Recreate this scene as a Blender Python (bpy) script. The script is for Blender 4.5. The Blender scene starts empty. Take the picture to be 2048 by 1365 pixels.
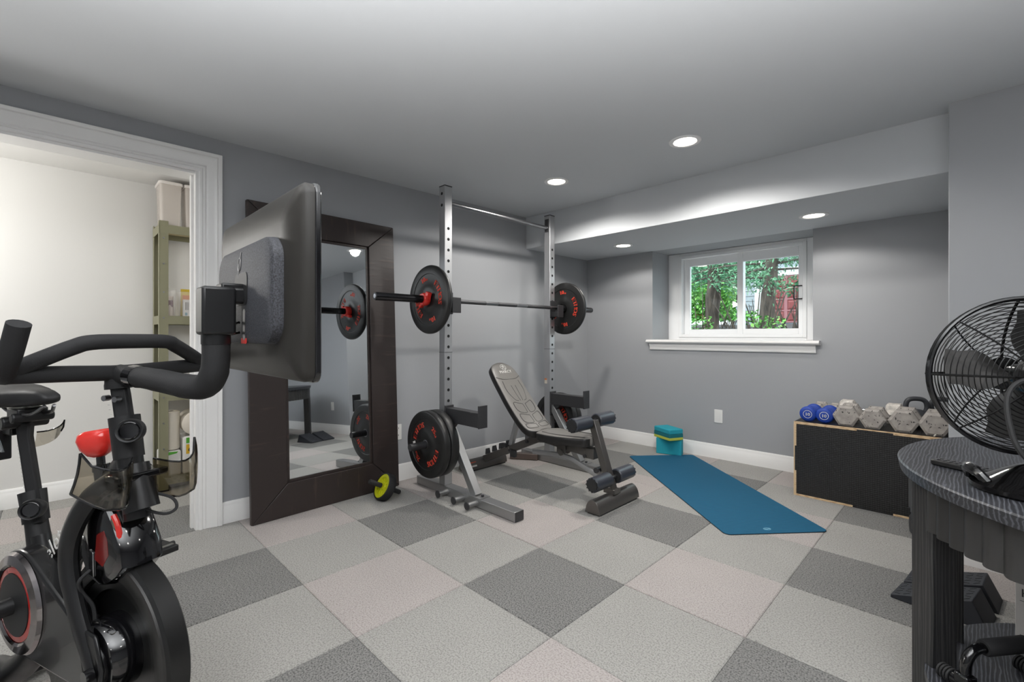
import bpy, bmesh, math, random
from mathutils import Matrix, Vector, Euler
random.seed(7)
C = bpy.context.scene.collection
S = bpy.context.scene
PI = math.pi
R = math.radians

# ---------------------------------------------------------------- camera, world, exposure, room lights, added bounce lamps
cam = bpy.data.cameras.new('camera')
cam.sensor_width = 36.0
cam.lens = 36.0 * 921.0 / 2048.0
cam.shift_y = -10.5 / 2048.0
cam.clip_start = 0.02
camo = bpy.data.objects.new('camera', cam)
C.objects.link(camo)
camo.location = (0, 0, 1.094)
camo.rotation_euler = (R(90), 0, R(45))
S.camera = camo

S.view_settings.view_transform = 'Standard'
S.view_settings.look = 'None'
S.view_settings.gamma = 1.0
S.view_settings.use_curve_mapping = False
S.view_settings.exposure = 0.0

world = bpy.data.worlds.new('overcast_sky')
S.world = world
world.use_nodes = True
bg = world.node_tree.nodes['Background']
bg.inputs[0].default_value = (0.86, 0.95, 1.0, 1)
bg.inputs[1].default_value = 4.5

CEIL = 2.229
SOFF = 1.928

def spot(x, y, z, watts, size=150, col=(1.0, 0.965, 0.92), blend=0.25, rad=0.05):
    l = bpy.data.lights.new('downlight_or_added_bounce', 'SPOT')
    l.energy = watts
    l.spot_size = R(size)
    l.spot_blend = blend
    l.shadow_soft_size = rad
    l.color = col
    o = bpy.data.objects.new('downlight_or_added_bounce', l)
    C.objects.link(o)
    o.location = (x, y, z)
    return o

VIS_CANS = [(-1.186, 2.614, CEIL), (-2.163, 2.625, CEIL)]
SOF_CANS = [(-0.778, 3.735, SOFF), (-2.281, 3.735, SOFF)]
for x, y, z in VIS_CANS: spot(x, y, z - 0.012, 58, 160, blend=0.35)
for x, y, z in SOF_CANS: spot(x, y, z - 0.012, 15, 150)
for x, y in [(-0.9, 0.75), (0.2, 0.75), (-1.6, -0.6), (0.0, -0.9), (1.5, 0.9), (1.5, -0.9), (1.0, 2.3)]:
    spot(x, y, CEIL - 0.012, 7, 140)
# unseen uplights added around the camera, bounced to brighten the ceiling
for lx_, ly_, lz_, w_, ax_, ay_ in ((0.35, -0.25, 0.95, 660, -0.06, 0.06), (-0.75, -0.55, 1.0, 170, 0.05, 0.0), (0.95, 0.75, 1.0, 110, 0.0, 0.05)):
    o = spot(lx_, ly_, lz_, w_, 138, (1.0, 0.99, 0.98), 0.9, 0.2)
    o.rotation_euler = Vector((ax_, ay_, 1.0)).to_track_quat('-Z', 'Y').to_euler()
# ceiling lamps of the storage room behind the doorway
for x, y, z_, w_ in [(-3.6, -0.95, 1.7, 34), (-3.5, 1.62, 1.9, 5)]:
    l = bpy.data.lights.new('bulb', 'POINT')
    l.shadow_soft_size = 0.12; l.energy = w_; l.color = (1.0, 0.985, 0.96)
    o = bpy.data.objects.new('bulb', l); C.objects.link(o); o.location = (x, y, z_)

# ---------------------------------------------------------------- materials
def lin(c):
    out = []
    for v in c:
        v = v / 255.0
        out.append(v / 12.92 if v <= 0.04045 else ((v + 0.055) / 1.055) ** 2.4)
    return (out[0], out[1], out[2], 1)

MATS = {}
def mat(name, rgb, rough=0.5, metal=0.0, bump=None, var=None, coat=0.0, spec=0.5, stretch=None, rgb2=None):
    """bump=(scale,strength,distance)  var=(scale,amount): brightness variation with noise"""
    if name in MATS: return MATS[name]
    m = bpy.data.materials.new(name); m.use_nodes = True
    nt = m.node_tree; b = nt.nodes['Principled BSDF']
    b.inputs['Base Color'].default_value = lin(rgb)
    b.inputs['Roughness'].default_value = rough
    b.inputs['Metallic'].default_value = metal
    b.inputs['Specular IOR Level'].default_value = spec
    b.inputs['Coat Weight'].default_value = coat
    b.inputs['Coat Roughness'].default_value = 0.05
    tc = None
    def coords():
        nonlocal tc
        if tc is None:
            t = nt.nodes.new('ShaderNodeTexCoord')
            mp = nt.nodes.new('ShaderNodeMapping')
            nt.links.new(t.outputs['Object'], mp.inputs[0])
            if stretch: mp.inputs['Scale'].default_value = stretch
            tc = mp.outputs[0]
        return tc
    if var:
        n = nt.nodes.new('ShaderNodeTexNoise'); n.inputs['Scale'].default_value = var[0]; n.inputs['Detail'].default_value = 4
        nt.links.new(coords(), n.inputs['Vector'])
        r = nt.nodes.new('ShaderNodeValToRGB')
        c0 = lin(rgb); a = var[1]
        c1 = lin(rgb2) if rgb2 else tuple(min(1, v * (1 + a)) for v in c0[:3]) + (1,)
        lo = tuple(v * (1 - a) for v in c0[:3]) + (1,) if not rgb2 else c0
        r.color_ramp.elements[0].position = 0.35; r.color_ramp.elements[0].color = lo
        r.color_ramp.elements[1].position = 0.65; r.color_ramp.elements[1].color = c1
        nt.links.new(n.outputs['Fac'], r.inputs[0])
        nt.links.new(r.outputs[0], b.inputs['Base Color'])
    if bump:
        n = nt.nodes.new('ShaderNodeTexNoise'); n.inputs['Scale'].default_value = bump[0]; n.inputs['Detail'].default_value = 3
        nt.links.new(coords(), n.inputs['Vector'])
        bn = nt.nodes.new('ShaderNodeBump'); bn.inputs['Strength'].default_value = bump[1]
        bn.inputs['Distance'].default_value = bump[2] if len(bump) > 2 else 0.002
        nt.links.new(n.outputs['Fac'], bn.inputs['Height']); nt.links.new(bn.outputs[0], b.inputs['Normal'])
    MATS[name] = m
    return m

def emit(name, rgb, strength):
    m = bpy.data.materials.new(name); m.use_nodes = True
    b = m.node_tree.nodes['Principled BSDF']
    b.inputs['Base Color'].default_value = lin(rgb)
    b.inputs['Emission Color'].default_value = lin(rgb)
    b.inputs['Emission Strength'].default_value = strength
    return m

def clear(name, tint, gloss=0.08, rough=0.02):
    """thin clear or smoked sheet: transparent tint with a weak mirror reflection"""
    m = bpy.data.materials.new(name); m.use_nodes = True
    nt = m.node_tree; nt.nodes.clear()
    out = nt.nodes.new('ShaderNodeOutputMaterial')
    t = nt.nodes.new('ShaderNodeBsdfTransparent'); t.inputs[0].default_value = lin(tint)
    g = nt.nodes.new('ShaderNodeBsdfGlossy'); g.inputs['Roughness'].default_value = rough
    g.inputs[0].default_value = (1, 1, 1, 1)
    mx = nt.nodes.new('ShaderNodeMixShader')
    lw = nt.nodes.new('ShaderNodeLayerWeight'); lw.inputs[0].default_value = 0.25
    mt = nt.nodes.new('ShaderNodeMath'); mt.operation = 'MULTIPLY_ADD'
    nt.links.new(lw.outputs['Fresnel'], mt.inputs[0]); mt.inputs[1].default_value = 0.5; mt.inputs[2].default_value = gloss
    nt.links.new(mt.outputs[0], mx.inputs[0])
    nt.links.new(t.outputs[0], mx.inputs[1]); nt.links.new(g.outputs[0], mx.inputs[2])
    nt.links.new(mx.outputs[0], out.inputs[0])
    return m

def frosted(name, rgb, solid):
    """thin milky plastic: part see-through, part diffuse"""
    m = bpy.data.materials.new(name); m.use_nodes = True
    nt = m.node_tree; b = nt.nodes['Principled BSDF']; out = nt.nodes['Material Output']
    b.inputs['Base Color'].default_value = lin(rgb); b.inputs['Roughness'].default_value = 0.2
    t = nt.nodes.new('ShaderNodeBsdfTransparent'); mx = nt.nodes.new('ShaderNodeMixShader'); mx.inputs[0].default_value = solid
    nt.links.new(t.outputs[0], mx.inputs[1]); nt.links.new(b.outputs[0], mx.inputs[2]); nt.links.new(mx.outputs[0], out.inputs[0])
    return m

def dotted(name, rgb, scale, strength, rough=0.5, dark=0.75):
    """fine raised grid of dots (anti slip film, mat texture)"""
    m = mat(name, rgb, rough)
    nt = m.node_tree; b = nt.nodes['Principled BSDF']
    t = nt.nodes.new('ShaderNodeTexCoord')
    v = nt.nodes.new('ShaderNodeTexVoronoi'); v.inputs['Scale'].default_value = scale
    v.inputs['Randomness'].default_value = 0.0
    nt.links.new(t.outputs['Object'], v.inputs['Vector'])
    bn = nt.nodes.new('ShaderNodeBump'); bn.inputs['Strength'].default_value = strength; bn.inputs['Distance'].default_value = 0.002
    nt.links.new(v.outputs['Distance'], bn.inputs['Height']); nt.links.new(bn.outputs[0], b.inputs['Normal'])
    r = nt.nodes.new('ShaderNodeValToRGB')
    c0 = lin(rgb)
    r.color_ramp.elements[0].position = 0.2; r.color_ramp.elements[0].color = c0
    r.color_ramp.elements[1].position = 0.6; r.color_ramp.elements[1].color = tuple(x * dark for x in c0[:3]) + (1,)
    nt.links.new(v.outputs['Distance'], r.inputs[0]); nt.links.new(r.outputs[0], b.inputs['Base Color'])
    return m

def wood(name, c1, c2, scale, stretch, rough=0.45, bump=0.15, detail=6):
    m = bpy.data.materials.new(name); m.use_nodes = True
    nt = m.node_tree; b = nt.nodes['Principled BSDF']; b.inputs['Roughness'].default_value = rough
    t = nt.nodes.new('ShaderNodeTexCoord'); mp = nt.nodes.new('ShaderNodeMapping')
    mp.inputs['Scale'].default_value = stretch
    nt.links.new(t.outputs['Object'], mp.inputs[0])
    w = nt.nodes.new('ShaderNodeTexWave'); w.inputs['Scale'].default_value = scale
    w.inputs['Distortion'].default_value = 7; w.inputs['Detail'].default_value = detail; w.inputs['Detail Scale'].default_value = 1.4
    nt.links.new(mp.outputs[0], w.inputs['Vector'])
    r = nt.nodes.new('ShaderNodeValToRGB')
    r.color_ramp.elements[0].position = 0.55; r.color_ramp.elements[0].color = lin(c1)
    r.color_ramp.elements[1].position = 0.95; r.color_ramp.elements[1].color = lin(c2)
    nt.links.new(w.outputs['Fac'], r.inputs[0]); nt.links.new(r.outputs[0], b.inputs['Base Color'])
    bn = nt.nodes.new('ShaderNodeBump'); bn.inputs['Strength'].default_value = bump; bn.inputs['Distance'].default_value = 0.001
    nt.links.new(w.outputs['Fac'], bn.inputs['Height']); nt.links.new(bn.outputs[0], b.inputs['Normal'])
    return m

# ---------------------------------------------------------------- mesh builder
def spline(pts, k=6):
    P = [Vector(p) for p in pts]
    if len(P) < 3: return P
    out = []
    for i in range(len(P) - 1):
        p0 = P[i - 1] if i > 0 else P[i] * 2 - P[i + 1]
        p1, p2 = P[i], P[i + 1]
        p3 = P[i + 2] if i + 2 < len(P) else P[i + 1] * 2 - P[i]
        for j in range(k):
            t = j / k
            out.append(0.5 * ((2 * p1) + (p2 - p0) * t + (2 * p0 - 5 * p1 + 4 * p2 - p3) * t * t + (3 * p1 - p0 - 3 * p2 + p3) * t ** 3))
    out.append(P[-1])
    return out

class MB:
    def __init__(s): s.v = []; s.f = []
    def add(s, vs, fs, M=None):
        n = len(s.v)
        for p in vs:
            p = Vector(p)
            s.v.append(tuple(M @ p) if M else tuple(p))
        for f in fs: s.f.append(tuple(i + n for i in f))
        return s
    def box(s, c, d, M=None, rz=0, ry=0, rx=0):
        x, y, z = d[0] / 2, d[1] / 2, d[2] / 2
        T = Matrix.Translation(c) @ Euler((rx, ry, rz)).to_matrix().to_4x4()
        if M: T = M @ T
        return s.add([(-x, -y, -z), (x, -y, -z), (x, y, -z), (-x, y, -z), (-x, -y, z), (x, -y, z), (x, y, z), (-x, y, z)],
                     [(0, 3, 2, 1), (4, 5, 6, 7), (0, 1, 5, 4), (1, 2, 6, 5), (2, 3, 7, 6), (3, 0, 4, 7)], T)
    def box2(s, lo, hi, M=None):
        return s.box([(a + b) / 2 for a, b in zip(lo, hi)], [abs(b - a) for a, b in zip(lo, hi)], M)
    def beam(s, p0, p1, w, h, up=(0, 0, 1)):
        """rectangular bar from p0 to p1; h along up"""
        p0, p1 = Vector(p0), Vector(p1); d = (p1 - p0); L = d.length; d.normalize()
        side = d.cross(Vector(up)).normalized(); u = side.cross(d).normalized()
        T = Matrix((( side.x, d.x, u.x, 0), (side.y, d.y, u.y, 0), (side.z, d.z, u.z, 0), (0, 0, 0, 1)))
        T = Matrix.Translation((p0 + p1) / 2) @ T
        return s.box((0, 0, 0), (w, L, h), T)
    def cyl(s, p0, p1, r, n=16, r2=None, caps=True):
        r2 = r if r2 is None else r2
        return s.tube([p0, p1], [r, r2], n, caps=caps)
    def tube(s, pts, r, n=8, closed=False, caps=True, flat=None):
        P = [Vector(p) for p in pts]; m = len(P)
        rr = r if isinstance(r, (list, tuple)) else [r] * m
        if len(rr) != m:
            rr = [rr[0] + (rr[-1] - rr[0]) * i / (m - 1) for i in range(m)] if len(rr) == 2 else [rr[min(len(rr) - 1, int(i * len(rr) / m))] for i in range(m)]
        tang = []
        for i in range(m):
            a = P[(i - 1) % m] if (closed or i > 0) else P[i]
            b = P[(i + 1) % m] if (closed or i < m - 1) else P[i]
            tang.append((b - a).normalized())
        t0 = tang[0]
        ref = Vector((0, 0, 1)) if abs(t0.z) < 0.9 else Vector((1, 0, 0))
        nrm = (ref - t0 * ref.dot(t0)).normalized()
        vs = []
        for i in range(m):
            t = tang[i]
            nrm = (nrm - t * nrm.dot(t)).normalized()
            bn = t.cross(nrm)
            for k in range(n):
                a = 2 * PI * k / n
                o = nrm * math.cos(a) * rr[i] + bn * math.sin(a) * rr[i]
                if flat: o = Vector((o.x * flat[0], o.y * flat[1], o.z * flat[2]))
                vs.append(P[i] + o)
        fs = []
        last = m if closed else m - 1
        for i in range(last):
            j = (i + 1) % m
            for k in range(n):
                l = (k + 1) % n
                fs.append((i * n + k, i * n + l, j * n + l, j * n + k))
        if caps and not closed:
            fs.append(tuple(range(n - 1, -1, -1)))
            fs.append(tuple((m - 1) * n + k for k in range(n)))
        return s.add(vs, fs)
    def lathe(s, prof, n=24, M=None):
        """prof: list of (r,z), revolved about local z"""
        vs = []; idx = []
        for r, z in prof:
            if r < 1e-6: idx.append([len(vs)]); vs.append((0, 0, z))
            else:
                idx.append(list(range(len(vs), len(vs) + n)))
                for k in range(n): vs.append((r * math.cos(2 * PI * k / n), r * math.sin(2 * PI * k / n), z))
        fs = []
        for i in range(len(prof) - 1):
            A, B = idx[i], idx[i + 1]
            for k in range(n):
                l = (k + 1) % n
                if len(A) == 1 and len(B) == 1: continue
                if len(A) == 1: fs.append((A[0], B[l], B[k]))
                elif len(B) == 1: fs.append((A[k], A[l], B[0]))
                else: fs.append((A[k], A[l], B[l], B[k]))
        return s.add(vs, fs, M)
    def prism(s, poly, z0, z1, M=None):
        n = len(poly)
        vs = [(p[0], p[1], z0) for p in poly] + [(p[0], p[1], z1) for p in poly]
        fs = [tuple(range(n - 1, -1, -1)), tuple(range(n, 2 * n))] + [(i, (i + 1) % n, n + (i + 1) % n, n + i) for i in range(n)]
        return s.add(vs, fs, M)
    def loft(s, secs, closed=True, caps=True):
        n = len(secs[0]); vs = [p for sec in secs for p in sec]; fs = []
        for i in range(len(secs) - 1):
            for k in range(n if closed else n - 1):
                l = (k + 1) % n
                fs.append((i * n + k, i * n + l, (i + 1) * n + l, (i + 1) * n + k))
        if caps:
            fs.append(tuple(range(n - 1, -1, -1))); fs.append(tuple((len(secs) - 1) * n + k for k in range(n)))
        return s.add(vs, fs)
    def ball(s, c, r, n=16, m=10):
        rx, ry, rz = r if isinstance(r, (tuple, list)) else (r, r, r)
        prof = [(math.sin(PI * i / m), -math.cos(PI * i / m)) for i in range(m + 1)]
        prof[0] = (0, -1); prof[-1] = (0, 1)
        return s.lathe(prof, n, Matrix.Translation(c) @ Matrix.Diagonal((rx, ry, rz, 1)))
    def build(s, name, m, parent=None, bevel=0, seg=2, sharp=35, label=None, flatshade=False, loc=None, rot=None):
        me = bpy.data.meshes.new(name)
        me.from_pydata(s.v, [], s.f); 
        bm = bmesh.new(); bm.from_mesh(me)
        bmesh.ops.recalc_face_normals(bm, faces=bm.faces)
        for e in bm.edges:
            if len(e.link_faces) == 2 and e.calc_face_angle(0) > R(sharp): e.smooth = False
        for f in bm.faces: f.smooth = not flatshade
        bm.to_mesh(me); bm.free()
        for mm in (m if isinstance(m, (list, tuple)) else [m]): me.materials.append(mm)
        o = bpy.data.objects.new(name, me); C.objects.link(o)
        if parent: o.parent = parent
        if loc: o.location = loc
        if rot: o.rotation_euler = rot
        if bevel:
            b = o.modifiers.new('bevel', 'BEVEL'); b.width = bevel; b.segments = seg; b.limit_method = 'ANGLE'; b.angle_limit = R(40)
            b.harden_normals = False
        if label: o['label'] = label
        return o

def thing(name, label, cat, loc=(0, 0, 0), rz=0, rot=None, group=None):
    o = bpy.data.objects.new(name, None); C.objects.link(o)
    o.empty_display_size = 0.1
    o.location = loc; o.rotation_euler = rot if rot else (0, 0, rz)
    o['label'] = label; o['category'] = cat
    if group: o['group'] = group
    return o
def tag(o, label, cat, group=None):
    o['label'] = label; o['category'] = cat
    if group: o['group'] = group
    return o
def struct(o, label=None):
    o['kind'] = 'structure'
    if label: o['label'] = label
    return o
def kids(o): return [c for c in bpy.data.objects if c.parent == o]
def dup(root, loc=None, rot=None, label=None):
    r = root.copy(); C.objects.link(r)
    if loc is not None: r.location = loc
    if rot is not None: r.rotation_euler = rot
    if label: r['label'] = label
    for ch in kids(root):
        c = ch.copy(); C.objects.link(c); c.parent = r
        for g in kids(ch):
            d = g.copy(); C.objects.link(d); d.parent = c
    return r
def rrect(w, h, r, k=5):
    out = []
    for cx, cy, a0 in ((w / 2 - r, h / 2 - r, 0), (-w / 2 + r, h / 2 - r, 90), (-w / 2 + r, -h / 2 + r, 180), (w / 2 - r, -h / 2 + r, 270)):
        for i in range(k + 1):
            a = R(a0 + 90 * i / k); out.append((cx + r * math.cos(a), cy + r * math.sin(a)))
    return out
def ngon(r, n, a0=0): return [(r * math.cos(a0 + 2 * PI * i / n), r * math.sin(a0 + 2 * PI * i / n)) for i in range(n)]

def glyphs(txt, size, depth=0.0006, spacing=1.0):
    """flat lettering as mesh data: verts, faces, centred on x, baseline at y=0"""
    cu = bpy.data.curves.new('txt', 'FONT'); cu.body = txt; cu.size = size; cu.extrude = depth; cu.space_character = spacing
    cu.align_x = 'CENTER'; cu.resolution_u = 2
    ob = bpy.data.objects.new('txt', cu); C.objects.link(ob)
    bpy.context.view_layer.update()
    me = bpy.data.meshes.new_from_object(ob.evaluated_get(bpy.context.evaluated_depsgraph_get()))
    vs = [tuple(v.co) for v in me.vertices]; fs = [tuple(p.vertices) for p in me.polygons]
    bpy.data.objects.remove(ob); bpy.data.curves.remove(cu); bpy.data.meshes.remove(me)
    return vs, fs
_GC = {}
def letters(mb, txt, size, M, spacing=1.0, bold=0):
    key = (txt, size, spacing)
    if key not in _GC: _GC[key] = glyphs(txt, size, 0.0006, spacing)
    vs, fs = _GC[key]
    mb.add(vs, fs, M)
    if bold:
        for dx in (-bold, bold): mb.add(vs, fs, M @ Matrix.Translation((dx, 0, 0.0001)))
    return mb
def arc_letters(mb, txt, size, rad, a_mid, step, M, sx=1.0, bold=0):
    """letters along an arc read clockwise, tops outward; a_mid in degrees (ccw from +x), seen from +z"""
    n = len(txt)
    for i, ch in enumerate(txt):
        a = R(a_mid + step * ((n - 1) / 2 - i))
        T = Matrix.Rotation(a - PI / 2, 4, 'Z') @ Matrix.Translation((0, rad, 0)) @ Matrix.Diagonal((sx, 1, 1, 1))
        letters(mb, ch, size, M @ T, bold=bold)
    return mb
# ---------------------------------------------------------------- room materials
WALL = mat('grey_wall_paint', (166, 168, 171), 0.55, bump=(260, 0.06, 0.001), spec=0.3)
CEILM = mat('grey_ceiling_paint', (205, 208, 211), 0.6, bump=(220, 0.06, 0.001), spec=0.25)
WHITE = mat('white_gloss_trim', (240, 239, 237), 0.3)
STORE = mat('white_storage_paint', (226, 225, 222), 0.6, spec=0.3)

def carpet(name, rgb, rgb2):
    m = bpy.data.materials.new(name); m.use_nodes = True
    nt = m.node_tree; b = nt.nodes['Principled BSDF']; b.inputs['Roughness'].default_value = 0.95
    b.inputs['Specular IOR Level'].default_value = 0.1
    b.inputs['Sheen Weight'].default_value = 0.15
    g = nt.nodes.new('ShaderNodeNewGeometry')
    n = nt.nodes.new('ShaderNodeTexNoise'); n.inputs['Scale'].default_value = 170; n.inputs['Detail'].default_value = 3
    n2 = nt.nodes.new('ShaderNodeTexNoise'); n2.inputs['Scale'].default_value = 3.0; n2.inputs['Detail'].default_value = 2
    nt.links.new(g.outputs['Position'], n.inputs['Vector']); nt.links.new(g.outputs['Position'], n2.inputs['Vector'])
    r = nt.nodes.new('ShaderNodeValToRGB')
    r.color_ramp.elements[0].position = 0.36; r.color_ramp.elements[0].color = lin(rgb)
    r.color_ramp.elements[1].position = 0.56; r.color_ramp.elements[1].color = lin(rgb2)
    nt.links.new(n.outputs['Fac'], r.inputs[0])
    mx = nt.nodes.new('ShaderNodeMix'); mx.data_type = 'RGBA'; mx.blend_type = 'MULTIPLY'; mx.inputs[0].default_value = 1
    r2 = nt.nodes.new('ShaderNodeValToRGB')
    r2.color_ramp.elements[0].position = 0.3; r2.color_ramp.elements[0].color = (0.93, 0.93, 0.93, 1)
    r2.color_ramp.elements[1].position = 0.7; r2.color_ramp.elements[1].color = (1, 1, 1, 1)
    nt.links.new(n2.outputs['Fac'], r2.inputs[0])
    nt.links.new(r.outputs[0], mx.inputs[6]); nt.links.new(r2.outputs[0], mx.inputs[7])
    nt.links.new(mx.outputs[2], b.inputs['Base Color'])
    bn = nt.nodes.new('ShaderNodeBump'); bn.inputs['Strength'].default_value = 0.55; bn.inputs['Distance'].default_value = 0.005
    nt.links.new(n.outputs['Fac'], bn.inputs['Height']); nt.links.new(bn.outputs[0], b.inputs['Normal'])
    return m
CL = carpet('light_grey_carpet', (140, 138, 134), (172, 170, 165))
CD = carpet('dark_grey_carpet', (88, 87, 86), (138, 137, 134))
CP = carpet('pale_pink_carpet', (156, 148, 145), (184, 177, 173))
BACK = mat('carpet_backing', (60, 59, 57), 0.95)

# ---------------------------------------------------------------- floor of 50 cm carpet tiles
XL0 = -3.1
def wx(y): return XL0 + 0.0197 * y                   # face of the left wall
YB = 4.2                                             # face of the window wall
YR = 3.096                                           # face of the short wall on the right
XC = -0.083                                          # its corner
XE, YF = 3.2, -2.0                                   # unseen walls behind and right of the camera
XS = -4.31                                           # far wall of the storage room

fb = MB(); fb.box2((-4.6, -2.3, -0.06), (3.4, 4.6, -0.012))
floor = struct(fb.build('floor', BACK), 'carpet tile floor in light grey, dark grey and pale pink')
TX, TY, TS = -1.583, 1.783, 0.5
RECTS = [(-4.30, -3.09, -1.98, 1.78), (-3.085, 3.18, -1.98, 3.09), (-3.055, XC - 0.005, 3.09, 4.19)]
RECTS = [(-4.30, 3.18, -1.98, 1.78), (-3.08, 3.18, 1.78, 3.09), (-3.05, XC - 0.005, 3.09, 4.19)]
tilecache = {}
def tile_mesh(x0, x1, y0, y1, m, key):
    w, h, b = x1 - x0, y1 - y0, 0.004
    k = (round(w, 3), round(h, 3), key)
    if k not in tilecache:
        mb = MB(); g = 0.0008
        a = [(-w / 2 + g, -h / 2 + g), (w / 2 - g, -h / 2 + g), (w / 2 - g, h / 2 - g), (-w / 2 + g, h / 2 - g)]
        c = [(p[0] - math.copysign(b, p[0]), p[1] - math.copysign(b, p[1])) for p in a]
        vs = [(p[0], p[1], -0.012) for p in a] + [(p[0], p[1], -0.003) for p in a] + [(p[0], p[1], 0) for p in c]
        fs = [(3, 2, 1, 0), (8, 9, 10, 11)]
        for i in range(4):
            j = (i + 1) % 4; fs += [(i, j, 4 + j, 4 + i), (4 + i, 4 + j, 8 + j, 8 + i)]
        mb.add(vs, fs); o = mb.build('carpet_tile', m, floor); tilecache[k] = o.data
    else:
        o = bpy.data.objects.new('carpet_tile', tilecache[k]); C.objects.link(o); o.parent = floor
    o.location = ((x0 + x1) / 2, (y0 + y1) / 2, 0)
    return o
for i in range(-8, 6):          # index along y
    for j in range(-6, 10):     # index along x
        x0, y0 = TX + j * TS, TY + i * TS
        odd_i, odd_j = i % 2 != 0, j % 2 != 0
        m, key = (CD, 'd') if (odd_i and not odd_j) else (CP, 'p') if (not odd_i and odd_j) else (CL, 'l')
        for (ax, bx, ay, by) in RECTS:
            X0, X1, Y0, Y1 = max(x0, ax), min(x0 + TS, bx), max(y0, ay), min(y0 + TS, by)
            if X1 - X0 > 0.012 and Y1 - Y0 > 0.012: tile_mesh(X0, X1, Y0, Y1, m, key)

# ---------------------------------------------------------------- walls and ceilings
def quadprism(mb, pts, z0, z1): mb.prism(pts, z0, z1)
# left wall with the wide doorway
DY0, DY1, DZ = -0.95, 0.585, 2.02
w = MB()
T = 0.125
def lseg(y0, y1, z0, z1): w.prism([(wx(y0), y0), (wx(y1), y1), (wx(y1) - T, y1), (wx(y0) - T, y0)], z0, z1)
lseg(DY1, 4.75, -0.05, 2.4); lseg(-2.2, DY0, -0.05, 2.4); lseg(DY0, DY1, DZ, 2.4)
struct(w.build('wall_left', WALL), 'grey painted wall with the mirror and the doorway')
# window wall with a recess
RX0, RX1, RY = -2.236, -0.88, 4.56
SILL = 1.02
w = MB()
w.box2((-3.2, YB, -0.05), (RX0, RY + 0.3, 2.4)); w.box2((RX1, YB, -0.05), (0.2, RY + 0.3, 2.4))
w.box2((RX0, YB, -0.05), (RX1, RY + 0.3, SILL)); w.box2((RX0, YB, SOFF + 0.001), (RX1, RY + 0.3, 2.4))
struct(w.build('wall_back', WALL), 'grey painted wall around the recessed window')
w = MB(); w.box2((XC, YR, -0.05), (XE + 0.1, 4.6, 2.4)); struct(w.build('wall_right', WALL, bevel=0.004), 'dark grey short wall beside the fan')
w = MB(); w.box2((XE, YF - 0.1, -0.05), (XE + 0.1, YR, 2.4)); struct(w.build('wall_far_right', WALL))
w = MB(); w.box2((-4.5, YF - 0.1, -0.05), (XE + 0.1, YF, 2.4)); struct(w.build('wall_rear', WALL))
w = MB(); w.box2((-3.2, YF - 0.1, CEIL), (XE + 0.1, 4.6, CEIL + 0.1)); struct(w.build('ceiling', CEILM), 'smooth grey ceiling')
w = MB(); w.box2((-3.08, 3.23, SOFF), (XC, YB, CEIL + 0.02)); struct(w.build('ceiling_soffit', [CEILM], bevel=0.003), 'dropped grey soffit in front of the window')
# storage room behind the doorway
w = MB(); w.box2((XS - 0.1, YF, -0.05), (XS, 1.9, 2.4)); struct(w.build('wall_storage', STORE), 'white wall of the storage room')
w = MB(); w.box2((XS, 1.8, -0.05), (-3.19, 1.9, 2.4)); struct(w.build('wall_storage_end', STORE))
w = MB(); w.box2((XS - 0.1, YF, 2.215), (wx(0) - T, 1.9, 2.3)); struct(w.build('ceiling_storage', STORE), 'white ceiling of the storage room')
w = MB()
for y0, y1, z0, z1 in ((DY1 + 0.001, 1.8, 0, 2.215), (YF, DY0 - 0.001, 0, 2.215), (DY0, DY1, DZ + 0.001, 2.215)):
    w.prism([(wx(y0) - T - 0.001, y0), (wx(y1) - T - 0.001, y1), (wx(y1) - T - 0.008, y1), (wx(y0) - T - 0.008, y0)], z0, z1)
struct(w.build('wall_storage_front', STORE))

# ---------------------------------------------------------------- baseboards
def profile_strip(mb, p0, p1, inward, prof):
    """extrude a (depth,height) profile along p0->p1 against a wall; inward = unit normal into the room"""
    a, b = Vector(p0), Vector(p1); n = Vector(inward)
    vs = []; k = len(prof)
    for P in (a, b):
        for d, z in prof: vs.append(P + n * d + Vector((0, 0, z)))
    fs = [tuple(range(k - 1, -1, -1)), tuple(range(k, 2 * k))] + [(i, (i + 1) % k, k + (i + 1) % k, k + i) for i in range(k)]
    mb.add(vs, fs)
BASE = [(0, 0), (0.016, 0), (0.016, 0.092), (0.012, 0.098), (0.012, 0.108), (0.006, 0.122), (0, 0.124)]
nl = Vector((1, -0.0197, 0)).normalized()
CAS = 0.112
w = MB(); profile_strip(w, (wx(DY1 + CAS) + .0005, DY1 + CAS, 0), (wx(4.19), 4.19, 0), nl, BASE); struct(w.build('baseboard_left', WHITE), 'white moulded baseboard of the left wall')
w = MB(); profile_strip(w, (-3.0, YB, 0), (XC, YB, 0), (0, -1, 0), BASE); struct(w.build('baseboard_back', WHITE), 'white moulded baseboard under the window')
w = MB(); profile_strip(w, (XC, YR, 0), (XE, YR, 0), (0, -1, 0), BASE); struct(w.build('baseboard_right', WHITE), 'white baseboard behind the round table')
w = MB(); profile_strip(w, (XS, YF, 0), (XS, 1.8, 0), (1, 0, 0), BASE); struct(w.build('baseboard_storage', WHITE), 'white baseboard of the storage room')

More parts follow.
